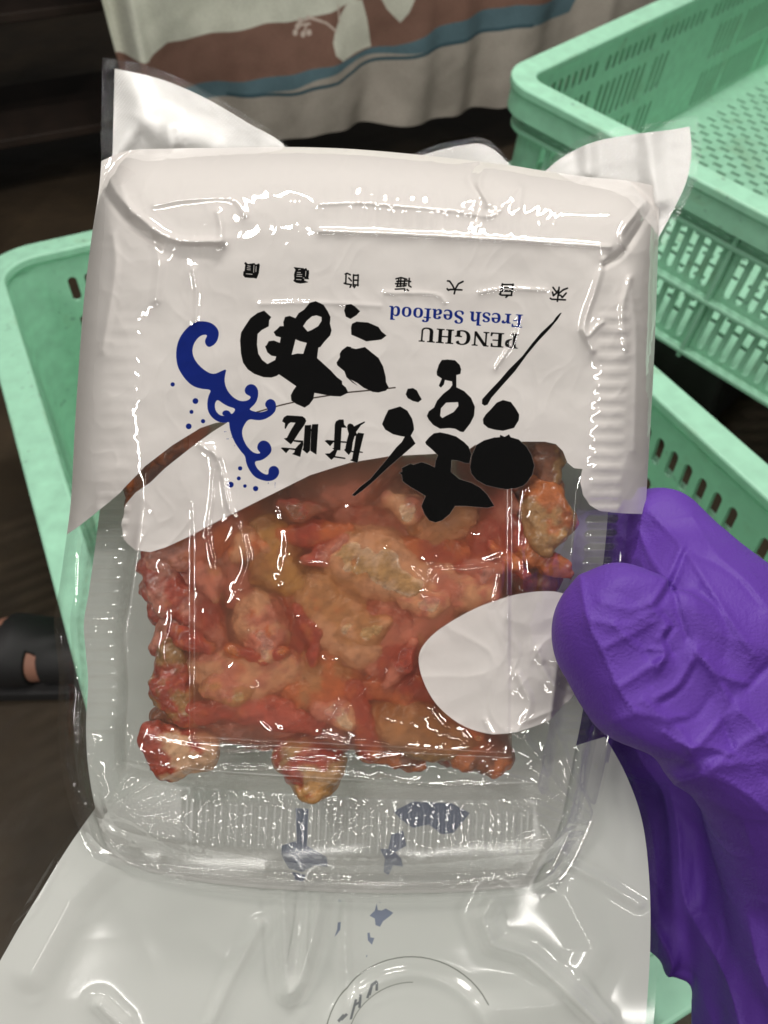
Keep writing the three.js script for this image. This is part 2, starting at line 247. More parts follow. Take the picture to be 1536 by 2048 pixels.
const sideQ = (u, v) => { const a = [1 - u * 1160 / 150, 1 - (1 - u) * 1160 / 140, 1 - v * 1490 / 178, 1 - (1 - v) * 1490 / 255].map(x => clamp(x)); return [(a[0] ** 4 + a[1] ** 4 + a[2] ** 4 + a[3] ** 4) ** 0.25, a]; };
const softProfile = q => (profile(q - 0.03) + profile(q) * 2 + profile(q + 0.03)) / 4;
function trayHeight(u, v, x, y, ribs = 1) {   // millimetres
  const [q, a] = sideQ(u, v); const low = sstep(-0.25, 0.25, a[3] - Math.max(a[0], a[1])) * (a[3] > 0 ? 1 : 0); let h = -29 * lerp(softProfile(q), (profileB(q - 0.015) + profileB(q) * 2 + profileB(q + 0.015)) / 4, low);
  const win = sstep(0.12, 0.24, q) * (1 - sstep(0.58, 0.68, q)); let rib = 0;
  const wave = t => { const c = Math.cos(t * Math.PI * 2); return Math.sign(c) * Math.abs(c) ** 0.6; };
  if (win > 0) { const lr = Math.max(a[0], a[1]), tb = Math.max(a[2], a[3]); rib = lr > tb ? wave(y / 27.5) * sstep(600, 640, y) * (1 - sstep(1450, 1500, y)) : wave((x + 0.05 * y) / (a[3] > 0 ? 30 : 27)) * sstep(a[3] > 0 ? 360 : 560, a[3] > 0 ? 400 : 600, x) * (1 - sstep(1040, 1070, x)); }
  h += 0.9 * ribs * rib * win;
  const px = Math.max(385 - x, x - 1018), py = Math.max(560 - y, y - 1478 - (x - 385) * 0.05), d = Math.max(px, py); h += (0.9 * (1 - sstep(-3, 5, d)) - 0.9) * sstep(860, 1000, y);
  return h;
}
const CREASE = [   // ridges and folds of the film: points, height in mm, width
  [[[428, 900], [446, 950], [458, 1010], [483, 1070], [497, 1120], [482, 1168]], 1.3, 9], [[[430, 930], [424, 1000], [417, 1060], [430, 1130]], 0.8, 6], [[[400, 890], [425, 905], [436, 915]], 0.9, 8],
  [[[962, 318], [938, 358], [962, 398], [952, 440]], -2.2, 12], [[[975, 322], [958, 370], [978, 410]], 2.0, 10],
  [[[205, 330], [238, 392], [286, 440], [345, 478], [440, 483]], 2.6, 10], [[[195, 360], [226, 410], [272, 458], [325, 492]], -2.4, 11], [[[240, 372], [252, 400], [262, 430]], 1.2, 8], [[[300, 460], [318, 520], [312, 600]], 1.2, 14], [[[225, 470], [232, 520], [222, 600], [205, 700]], 1.4, 12], [[[388, 540], [394, 580], [392, 640]], 1.0, 9],
  [[[1319, 368], [1268, 430], [1242, 470], [1248, 496]], 2.4, 10], [[[1310, 400], [1270, 470], [1240, 510], [1208, 530]], -2.4, 12], [[[1208, 520], [1190, 580], [1168, 655], [1185, 700]], 1.8, 10], [[[1260, 555], [1245, 620], [1252, 700]], 1.4, 9], [[[1258, 560], [1270, 640], [1272, 720], [1268, 900]], 1.1, 9], [[[1165, 660], [1175, 672], [1192, 655], [1205, 645]], 1.2, 7],
  [[[1020, 395], [1042, 372], [1038, 420]], 0.8, 8], [[[640, 408], [720, 405], [800, 412], [900, 420], [985, 432], [1000, 420]], 1.0, 7], [[[640, 462], [800, 468], [990, 478], [1170, 490], [1220, 494]], 1.2, 7], [[[440, 484], [442, 455], [436, 425]], 1.3, 9], [[[310, 410], [380, 398], [470, 400], [490, 430]], 1.2, 9],
  [[[770, 585], [880, 592], [890, 605]], 0.7, 6], [[[520, 608], [640, 606], [760, 612]], 0.5, 7], [[[1036, 640], [1020, 690], [992, 735]], 0.8, 5], [[[960, 585], [1000, 578], [1092, 580]], 0.7, 5],
  [[[215, 1622], [300, 1570], [400, 1525], [480, 1505], [560, 1500], [640, 1475], [700, 1490]], 2.0, 9], [[[215, 1622], [330, 1600], [420, 1545], [520, 1540], [640, 1545], [760, 1560]], 1.5, 8], [[[222, 1630], [320, 1640], [370, 1660], [380, 1700]], 1.5, 9], [[[212, 1618], [200, 1560], [160, 1500], [140, 1420]], 1.5, 10], [[[205, 1640], [160, 1600], [130, 1530]], 1.4, 8], [[[215, 1625], [260, 1590], [370, 1530]], 1.1, 5], [[[220, 1628], [300, 1615], [360, 1600]], 1.2, 5],
  [[[760, 1555], [860, 1575], [940, 1570], [1020, 1590], [1100, 1620], [1190, 1660]], 1.9, 9], [[[1190, 1640], [1130, 1590], [1080, 1520], [1050, 1480]], 2.0, 9], [[[1196, 1640], [1150, 1560], [1120, 1480], [1110, 1440]], 1.4, 8], [[[1180, 1650], [1100, 1640], [1000, 1600]], 1.4, 6], [[[1175, 1670], [1080, 1680], [1000, 1700], [900, 1690]], 1.4, 8], [[[1140, 1720], [1080, 1650], [1040, 1630]], 1.3, 7], [[[1215, 1480], [1205, 1560], [1192, 1640]], 1.5, 7],
  [[[560, 1010], [575, 1080], [560, 1160]], 0.9, 12], [[[700, 1010], [760, 1080], [800, 1160], [790, 1240]], 0.8, 14], [[[330, 1130], [345, 1220], [330, 1320]], 0.9, 12], [[[600, 1230], [660, 1300], [680, 1400]], 0.8, 12], [[[480, 1200], [520, 1290], [510, 1360]], 0.9, 12], [[[1050, 980], [1042, 1080], [1046, 1170]], 0.9, 8], [[[860, 1010], [930, 1060], [1000, 1060]], 0.8, 12],
  [[[216, 1624], [290, 1585], [360, 1560], [430, 1562]], 1.6, 8], [[[216, 1626], [280, 1650], [330, 1690], [420, 1720]], 1.6, 9], [[[214, 1620], [250, 1540], [262, 1480]], 1.3, 9], [[[205, 1640], [215, 1680], [250, 1715]], 1.6, 9], [[[180, 1480], [172, 1560], [200, 1630]], 1.4, 10], [[[1188, 1645], [1140, 1660], [1080, 1720], [1060, 1760]], 1.7, 9], [[[1190, 1640], [1165, 1580], [1160, 1500]], 1.4, 9], [[[1186, 1650], [1110, 1600], [1040, 1560], [980, 1550]], 1.5, 9], [[[420, 1700], [560, 1722], [700, 1730], [860, 1728], [1000, 1715]], 1.3, 10], [[[300, 1480], [420, 1500], [560, 1520], [700, 1520], [860, 1510], [960, 1530]], 1.2, 10],
  [[[640, 1460], [690, 1400], [750, 1345], [762, 1338]], 0.6, 8], [[[655, 1462], [730, 1380], [770, 1345]], -0.5, 6], [[[1004, 1112], [975, 1122], [900, 1130], [850, 1120]], 1.0, 8], [[[1002, 1112], [1000, 1160], [990, 1195]], 0.9, 7], [[[780, 1095], [830, 1130], [865, 1160], [850, 1180]], 1.2, 12], [[[600, 1120], [640, 1118], [660, 1125]], 0.7, 9],
  [[[862, 1420], [885, 1450], [920, 1462], [940, 1490], [925, 1500], [700, 1475]], 1.2, 8], [[[970, 1440], [985, 1480], [960, 1500]], 0.7, 6], [[[350, 1460], [380, 1480], [420, 1510]], 0.6, 8],
  [[[1035, 1350], [1060, 1410], [1030, 1470]], 1.2, 10], [[[1075, 1300], [1100, 1360], [1150, 1395]], 1.3, 9], [[[1090, 1330], [1135, 1350], [1165, 1390]], -1.2, 9], [[[1060, 1440], [1110, 1420], [1180, 1410]], 1.0, 6],
  [[[118, 1240], [150, 1232], [180, 1240]], 1.6, 12], [[[150, 1100], [148, 1200], [150, 1300], [150, 1500]], 1.3, 7], [[[172, 1080], [166, 1300], [160, 1480]], -0.9, 8], [[[1240, 1050], [1236, 1120], [1225, 1200]], 1.2, 7],
  [[[330, 1745], [480, 1752], [640, 1765], [860, 1772], [1040, 1755]], 1.4, 8], [[[250, 1720], [420, 1735], [600, 1745], [780, 1748], [1010, 1738]], -1.0, 9],
].map(([p, a, w]) => ({ p: curve(p, p.length * 3), a: a * (p[0][1] > 1470 ? 1.5 : 1), w: w * (p[0][1] > 980 && p[0][1] < 1470 ? 1.35 : 1.1), box: [Math.min(...p.map(q => q[0])) - w * 3.2, Math.max(...p.map(q => q[0])) + w * 3.2, Math.min(...p.map(q => q[1])) - w * 3.2, Math.max(...p.map(q => q[1])) + w * 3.2] }));
function creases(x, y) { let h = 0; for (const c of CREASE) { const b = c.box; if (x < b[0] || x > b[1] || y < b[2] || y > b[3]) continue; const d = distPoly(x, y, c.p) / c.w; h += c.a * (d < 1 ? 0.6 * (1 - d) ** 1.4 : 0) + c.a * 0.4 * Math.exp(-d * d / 3); } return h; }
const ridge = (x, y, z) => { const n = 1 - Math.abs(N3(x, y, z)) * 2.2; return n > 0 ? n * n : 0; };
function filmHeight(u, v, x, y) {
  const [q] = sideQ(u, v); let h = trayHeight(u, v, x, y, y > 980 ? lerp(lerp(0.13, 0.8, sstep(980, 1120, y)), 0.45, sstep(1500, 1560, y)) : 0.13 * (x > 700 ? 1 : 0.3));
  { const w = 1 - sstep(930, 1130, y), r = 0.5 * q * q + 0.5 * q ** 6, rib = h - trayHeight(u, v, x, y, 0); h = lerp(h, -29 * Math.min(1, r) + rib * 1.5, w); }
  h += 1.4 + 1.15 * creases(x, y) * (1 - sstep(0.94, 1, q));
  h += 1.5 * fbm(x * 0.006, y * 0.006, 2.2, 3) * (1 - sstep(0.5, 1, q));
  const side = sstep(0.15, 0.5, q) * (1 - sstep(0.95, 1, q));
  const low = sstep(1480, 1580, y), up = 1 - sstep(430, 560, y);
  h += side * (0.2 + 0.5 * low) * (ridge(x * 0.014 + N3(x * 0.02, y * 0.02, 1), y * 0.014, 4) - 0.3) + (0.14 + 0.3 * low + 0.16 * sstep(980, 1080, y)) * (ridge(x * 0.02 + 2 * N3(x * 0.008, y * 0.008, 8), y * 0.010, 7.7) - 0.3);
  h += (0.03 + 0.15 * low) * (ridge(x * 0.05 + N3(x * 0.02, y * 0.02, 5), y * 0.04, 12.2) - 0.3);
  return h;
}
const PX = [10, 210, 1420, 1720];   // area of the print on the pouch's own plane: x, y, width, height
const planeUV = ([X, Y], a) => [(X / U + 768 - a[0]) / a[2], 1 - (1024 - Y / U - a[1]) / a[3]];   // position along the pouch, whatever the depth
const filmSheet = (nu, nv, off) => sheet(nu, nv, (u, v) => { const [x, y] = pouch(u, v), p = P(x, y, (filmHeight(u, v, x, y) + off) * 0.001); return [...p, ...planeUV(p, PX)]; });
const grid = []; for (let j = 0; j <= 150; j++) for (let i = 0; i <= 120; i++) { const u = i / 120, v = j / 150, [x, y] = pouch(u, v); grid.push([x, y, filmHeight(u, v, x, y) * 0.001]); }
const laid = pts => pts.map(([x, y]) => { let m = 1e9, z = 0; for (const g of grid) { const d = (g[0] - x) ** 2 + (g[1] - y) ** 2; if (d < m) { m = d; z = g[2]; } } const [X, Y] = P(x, y, z); return [X / U + 768, 1024 - Y / U]; });

// ---------------------------------------------------------------- pouch: the print
const zoomed = (ox, oy, k) => p => p.map(([x, y]) => [ox + x / k, oy + y / k]);
const zA = zoomed(330, 500, 3.84), zB = zoomed(700, 500, 3.339), zC = zoomed(330, 800, 3.84), zD = zoomed(680, 750, 3.2), zE = zoomed(480, 520, 6.98), zF = zoomed(680, 530, 6.98), zG = zoomed(880, 540, 5.689), zH = zoomed(550, 810, 8.084);
const CLEAR = [[90, 1095], [135, 1068], [160, 1050], [200, 1018], [240, 985], [290, 932], [345, 890], [400, 856], [430, 846], [452, 842], [454, 845], [425, 863], [380, 896], [330, 936], [300, 965], [270, 985], [250, 1010], [242, 1050], [248, 1080], [270, 1100], [300, 1104], [330, 1095], [380, 1072], [430, 1045], [500, 1010], [560, 980], [620, 950], [700, 925], [780, 912], [860, 908], [930, 904], [950, 890], [1000, 883], [1090, 883], [1112, 888], [1126, 902], [1135, 925], [1148, 936], [1165, 938], [1160, 960], [1166, 990], [1180, 1010], [1200, 1022], [1240, 1026], [1330, 1030], [1330, 1840], [90, 1840]];
const BLOB = [[835, 1325], [842, 1292], [880, 1255], [950, 1215], [1020, 1190], [1080, 1181], [1130, 1184], [1175, 1215], [1190, 1280], [1172, 1350], [1150, 1395], [1110, 1432], [1080, 1450], [1030, 1466], [980, 1470], [930, 1456], [880, 1420], [850, 1375]];
const dense = p => p.flatMap((q, i) => { const n = p[(i + 1) % p.length], m = Math.ceil(Math.hypot(n[0] - q[0], n[1] - q[1]) / 14); return Array.from({ length: m }, (_, k) => [lerp(q[0], n[0], k / m), lerp(q[1], n[1], k / m)]); });
const CLEAR_LAID = laid(dense(CLEAR)), BLOB_LAID = laid(BLOB);
function printCanvas(alpha) {
  return canvasTex(1688, 2044, (g, W) => {
    const k = W / PX[2]; g.setTransform(k, 0, 0, k, -PX[0] * k, -PX[1] * k);
    const WHITE = alpha ? '#fff' : '#e4dfdb', BLACK = alpha ? '#fff' : '#0b0a0a', BLUE = alpha ? '#fff' : '#14287c', NONE = '#000';
    const path = (p, smooth) => { if (smooth) { const m = p.length; g.moveTo((p[m - 1][0] + p[0][0]) / 2, (p[m - 1][1] + p[0][1]) / 2); p.forEach((q, i) => { const n = p[(i + 1) % m]; g.quadraticCurveTo(q[0], q[1], (q[0] + n[0]) / 2, (q[1] + n[1]) / 2); }); } else p.forEach((q, i) => i ? g.lineTo(...q) : g.moveTo(...q)); g.closePath(); };
    const fill = (c, ps, smooth = true) => { g.fillStyle = c; g.beginPath(); for (const p of ps) path(p, smooth); g.fill('evenodd'); };
    const line = (c, w, ...ls) => { g.strokeStyle = c; g.lineWidth = w; g.lineCap = 'round'; g.lineJoin = 'round'; for (const l of ls) { g.beginPath(); l.forEach((q, i) => i ? g.lineTo(...q) : g.moveTo(...q)); g.stroke(); } };
    g.fillStyle = WHITE; g.fillRect(PX[0], PX[1], PX[2], PX[3]);
    if (alpha) { fill(NONE, [CLEAR_LAID], false); }
    fill(WHITE, [BLOB_LAID]);
    line(alpha ? '#fff' : '#4b423c', 2.6, [[452, 843], [500, 829], [560, 812], [620, 798], [700, 785], [790, 776]]);
    // brush characters
    fill(BLACK, [zA([[818, 520], [765, 472], [715, 490], [660, 530], [620, 590], [590, 640], [582, 700], [590, 800], [605, 870], [640, 920], [690, 955], [760, 980], [820, 982], [860, 970], [878, 958], [940, 1000], [1012, 1050], [990, 1080], [970, 1120], [975, 1160], [1010, 1185], [1075, 1213], [1110, 1190], [1140, 1150], [1150, 1100], [1200, 1110], [1290, 1125], [1350, 1127], [1408, 1098], [1390, 1060], [1362, 1035], [1360, 1010], [1320, 980], [1275, 930], [1225, 885], [1170, 835], [1180, 755], [1195, 750], [1225, 710], [1270, 660], [1280, 620], [1268, 570], [1272, 520], [1250, 475], [1220, 430], [1160, 402], [1115, 415], [1070, 465], [1030, 490], [1005, 530], [960, 512], [925, 520], [912, 560], [915, 590], [885, 590], [865, 612], [838, 635], [855, 665], [893, 675], [885, 718], [840, 700], [800, 705], [785, 735], [773, 745], [790, 790], [820, 815], [858, 822], [850, 850], [790, 880], [750, 850], [720, 800], [710, 730], [715, 650], [745, 620], [800, 590], [803, 545]]),
      zA([[1062, 590], [1090, 550], [1130, 515], [1165, 508], [1205, 520], [1205, 550], [1180, 590], [1130, 620], [1098, 632]]), zA([[1005, 690], [1040, 705], [1092, 718], [1075, 770], [1065, 803], [1020, 800], [975, 810], [985, 770]])], false);
    fill(BLACK, [zA([[1378, 470], [1390, 430], [1430, 423], [1460, 440], [1498, 475], [1470, 505], [1425, 532], [1390, 515]])], false);
    fill(BLACK, [zB([[8, 520], [15, 495], [45, 482], [120, 488], [190, 518], [210, 548], [243, 575], [210, 600], [190, 603], [110, 613], [60, 590], [10, 568]])], false);
    fill(BLACK, [[...zB([[0, 655], [40, 665], [100, 652], [140, 685], [190, 725], [220, 780], [238, 850], [240, 885], [258, 920], [240, 940], [190, 953], [150, 948], [90, 920], [50, 890], [0, 865]]), ...zA([[1480, 1045], [1440, 1020], [1395, 980], [1380, 935], [1325, 890], [1320, 870], [1345, 830], [1345, 800], [1360, 775], [1400, 745], [1430, 750], [1435, 760]])]], false);
    fill(BLACK, [zB([[1408, 425], [1395, 430], [1370, 455], [1350, 485], [1270, 560], [1215, 625], [1150, 710], [1060, 800], [1000, 870], [920, 955], [880, 1000], [878, 1030], [895, 1042], [915, 1035], [940, 990], [1010, 910], [1100, 810], [1180, 700], [1250, 615], [1330, 530], [1380, 470]])], false);
    fill(BLACK, [zB([[578, 815], [592, 770], [612, 738], [650, 735], [700, 740], [730, 770], [740, 800], [735, 830], [708, 838], [708, 920], [760, 945], [805, 990], [830, 1050], [825, 1110], [800, 1160], [755, 1218], [735, 1215], [700, 1195], [660, 1190], [600, 1195], [555, 1170], [525, 1135], [513, 1110], [525, 1080], [560, 1055], [580, 1010], [620, 965], [665, 930], [682, 905], [680, 880], [632, 870], [625, 900], [605, 922], [592, 910], [612, 862], [580, 840]]), zB([[600, 1110], [605, 1060], [640, 1022], [720, 1018], [722, 1045], [690, 1085], [640, 1110], [615, 1125]])], false);
    fill(BLACK, [zB([[372, 965], [385, 930], [420, 925], [445, 940], [460, 970], [478, 1000], [455, 1018], [420, 1010], [385, 990]])], false);
    fill(BLACK, [zD([[270, 315], [290, 265], [310, 225], [385, 203], [430, 230], [460, 280], [470, 320], [473, 350], [460, 375], [452, 390], [482, 440], [460, 460], [380, 530], [300, 600], [215, 680], [150, 735], [95, 775], [78, 770], [85, 760], [130, 715], [195, 665], [240, 610], [300, 540], [360, 465], [395, 430], [415, 395], [390, 392], [340, 380], [290, 350]])], false);
    fill(BLACK, [zD([[912, 285], [930, 255], [960, 225], [1000, 180], [1040, 163], [1090, 175], [1120, 215], [1143, 255], [1140, 290], [1110, 340], [1040, 358], [990, 352], [945, 340], [915, 315]])], false);
    fill(BLACK, [zD([[830, 590], [840, 520], [870, 450], [920, 420], [985, 402], [1020, 400], [1022, 385], [1050, 398], [1078, 382], [1088, 400], [1140, 415], [1190, 460], [1220, 510], [1240, 580], [1225, 640], [1190, 690], [1165, 710], [1120, 725], [1060, 732], [1000, 722], [930, 705], [870, 670], [838, 630]])], false);
    fill(BLACK, [zD([[545, 430], [570, 400], [600, 375], [640, 370], [690, 380], [740, 395], [790, 430], [820, 460], [838, 510], [825, 565], [800, 565], [750, 548], [712, 545], [708, 620], [760, 665], [840, 690], [895, 720], [940, 765], [985, 838], [940, 850], [880, 845], [800, 838], [735, 838], [700, 890], [650, 930], [610, 943], [570, 930], [540, 890], [520, 840], [535, 800], [548, 775], [500, 745], [440, 710], [400, 680], [395, 640], [378, 625], [398, 620], [395, 595], [450, 568], [470, 575], [520, 558], [560, 570], [605, 592], [610, 550], [625, 515], [590, 480], [550, 445]])], false);
    // blue wave
    fill(BLUE, [[...zA([[420, 650], [415, 620], [390, 585], [350, 562], [290, 553], [220, 570], [160, 620], [115, 690], [95, 760], [92, 830], [105, 900], [130, 950], [170, 1005], [220, 1050], [290, 1072], [365, 1075], [340, 1120], [328, 1180], [335, 1240], [365, 1290], [420, 1325], [470, 1330], [497, 1318]]),
      ...zC([[498, 200], [510, 260], [540, 330], [590, 400], [620, 430], [625, 480], [650, 540], [690, 590], [740, 615], [800, 625], [850, 610], [880, 570], [878, 530], [850, 505], [815, 510], [797, 535], [798, 575], [760, 570], [710, 530], [685, 470], [740, 465], [790, 435], [820, 400], [822, 365], [800, 325], [755, 308], [720, 330], [708, 370], [725, 395], [740, 412], [690, 412], [640, 370], [605, 310], [592, 250], [605, 200], [645, 145], [700, 157], [760, 155], [820, 125], [855, 85]]),
      ...zA([[858, 1190], [845, 1160], [815, 1145], [785, 1158], [770, 1190], [785, 1215], [800, 1230], [760, 1248], [710, 1250], [650, 1230], [660, 1215], [700, 1180], [720, 1130], [720, 1080], [700, 1045], [665, 1030], [630, 1045], [613, 1080], [625, 1110], [668, 1128], [650, 1155], [610, 1165], [570, 1160], [520, 1130], [480, 1080], [462, 1020], [465, 970], [480, 917], [440, 935], [390, 960], [340, 950], [280, 905], [235, 850], [215, 790], [225, 730], [260, 680], [300, 655], [338, 660], [312, 700], [320, 735], [345, 755], [385, 735], [410, 700]])],
      zA([[410, 1150], [440, 1175], [490, 1205], [553, 1220], [515, 1270], [500, 1240], [470, 1230], [445, 1245], [445, 1270], [470, 1275], [430, 1275], [400, 1250], [385, 1210], [390, 1170]])]);
    for (const [z, ds] of [[zA, [[68, 1037, 16], [240, 1163, 22], [210, 1246, 15], [298, 1317, 16], [188, 1356, 22]]], [zC, [[580, 525, 16], [570, 602, 15], [510, 650, 22], [617, 660, 13], [699, 680, 20]]]]) for (const [x, y, r] of ds) { const [q] = z([[x, y]]); g.fillStyle = BLUE; g.beginPath(); g.arc(q[0], q[1], r / 3.84, 0, 7); g.fill(); }
    // two block characters
    for (const p of [[[125, 270], [150, 210], [200, 175], [300, 180], [450, 190], [495, 225], [510, 265], [480, 330], [400, 440], [310, 580], [265, 640], [150, 545], [200, 535], [260, 420], [340, 290], [260, 285], [225, 310], [180, 390], [165, 385], [170, 300]],
      [[310, 570], [460, 582], [465, 640], [435, 740], [415, 842], [285, 795], [320, 770], [330, 735], [240, 720], [185, 780], [105, 700], [120, 690], [340, 708], [380, 660], [430, 610], [310, 595]],
      [[490, 335], [590, 328], [572, 740], [525, 788], [450, 725], [465, 700]], [[608, 318], [705, 315], [675, 805], [580, 745], [590, 420]], [[570, 395], [610, 395], [610, 425], [570, 425]],
      [[1110, 240], [1040, 242], [990, 270], [972, 320], [955, 700], [930, 700], [960, 725], [890, 785], [812, 790], [915, 890], [960, 850], [1140, 875], [1140, 855], [975, 830], [1010, 735], [1060, 735], [1080, 370], [1165, 370], [1120, 320]],
      [[810, 585], [845, 570], [1160, 595], [1155, 615], [950, 605], [895, 668]],
      [[1170, 350], [1185, 315], [1220, 302], [1260, 320], [1280, 350], [1380, 300], [1450, 268], [1455, 285], [1390, 330], [1310, 440], [1330, 490], [1290, 505], [1260, 600], [1240, 750], [1195, 810], [1120, 730], [1140, 710], [1160, 600], [1195, 470], [1175, 400]],
      [[1345, 450], [1440, 465], [1370, 750], [1335, 940], [1218, 895], [1250, 875], [1290, 650], [1310, 500]], [[1370, 750], [1420, 762], [1420, 775], [1368, 770]], [[1238, 742], [1275, 748], [1272, 768], [1236, 762]]]) fill(BLACK, [zH(p)], false);
    // line of small characters
    line(BLACK, 3.2, ...[[[82, 138], [105, 140], [140, 190], [158, 230]], [[258, 142], [205, 170], [172, 225], [158, 282]], [[78, 226], [92, 242], [110, 234], [245, 237]], [[704, 168], [680, 288]], [[826, 172], [805, 298]], [[705, 176], [825, 176]], [[700, 213], [820, 216]], [[690, 250], [812, 252]], [[672, 284], [690, 296], [810, 298]], [[770, 298], [745, 320]],
      [[1275, 210], [1320, 270]], [[1440, 220], [1395, 236], [1350, 272]], [[1345, 210], [1325, 368]], [[1245, 335], [1260, 345], [1415, 352]], [[1270, 265], [1280, 305], [1315, 275]], [[1425, 275], [1380, 325], [1362, 300]], [[1330, 250], [1345, 300]]].map(zG));
    line(BLACK, 2.9, ...[[[952, 372], [935, 355]], [[905, 376], [900, 345]], [[772, 350], [900, 344]], [[965, 200], [958, 300], [990, 320]], [[985, 245], [940, 235]], [[780, 205], [850, 188], [930, 212]], [[792, 240], [940, 235]], [[775, 272], [930, 275]], [[790, 312], [920, 300]], [[850, 190], [842, 312]], [[905, 210], [890, 310]], [[820, 215], [800, 300]],
      [[75, 140], [100, 130], [145, 150]], [[88, 142], [82, 272], [62, 268]], [[125, 195], [160, 232]], [[82, 275], [160, 285], [142, 322]], [[190, 148], [186, 308]], [[255, 148], [250, 298]], [[190, 155], [255, 155]], [[190, 222], [255, 222]], [[190, 285], [255, 290]], [[218, 292], [200, 325]]].map(zF));
    fill(BLACK, [zE([[70, 60], [90, 48], [120, 75], [150, 70], [215, 60], [215, 75], [240, 80], [275, 65], [285, 90], [270, 200], [240, 275], [200, 265], [150, 265], [80, 260], [55, 230], [60, 180], [75, 170], [85, 90]])], false);
    fill(BLACK, [zE([[755, 115], [900, 130], [890, 140], [905, 140], [930, 128], [945, 160], [965, 155], [970, 200], [960, 265], [970, 285], [905, 280], [900, 300], [960, 325], [890, 338], [845, 340], [790, 330], [750, 305], [765, 280], [760, 215], [780, 150]])], false);
    line(WHITE, 1.3, ...[[[115, 100], [155, 105]], [[110, 127], [155, 132]], [[110, 152], [155, 156]], [[205, 90], [200, 190]], [[235, 105], [230, 180]], [[95, 210], [180, 215]], [[822, 150], [850, 142]], [[805, 186], [850, 190]], [[800, 213], [870, 218]], [[795, 240], [870, 245]], [[885, 262], [905, 270]], [[925, 170], [920, 240]], [[790, 285], [860, 290]]].map(zE));
    // two lines of lettering, upside down
    const text = (s, cx, cy, w, hgt, ang, c) => { g.save(); g.translate(cx, cy); g.rotate(Math.PI + ang); g.font = 'bold 100px serif'; g.textAlign = 'center'; g.textBaseline = 'alphabetic'; g.scale(w / g.measureText(s).width, hgt / 72); g.fillStyle = c; g.fillText(s, 0, 36); g.restore(); };
    text('PENGHU', 937, 677, 200, 29, 0.072, BLACK); text('Fresh Seafood', 911, 635, 268, 26, 0.067, BLUE);
    // stray specks of ink
    for (let i = 0; i < 26; i++) { g.fillStyle = BLUE; const a = rnd(), q = [450 + a * 110, 850 + a * 120 + rnd() * 30]; g.beginPath(); g.arc(q[0], q[1], 0.5 + 0.5 * rnd(), 0, 7); g.fill(); }
  }, !alpha);
}
const emboss = dataTex(128, (u, v) => { const a = Math.sin(u * Math.PI * 2), b = Math.sin(v * Math.PI * 2); return 0.5 + 0.5 * a * b; });
const embossRep = (rx, ry) => { const t = emboss.clone(); t.repeat.set(rx, ry); t.needsUpdate = true; return t; };
const bag = inFrame(thing('seafood_pouch', 'white and clear vacuum pouch with upside-down blue and black lettering, held up', 'pouch'));
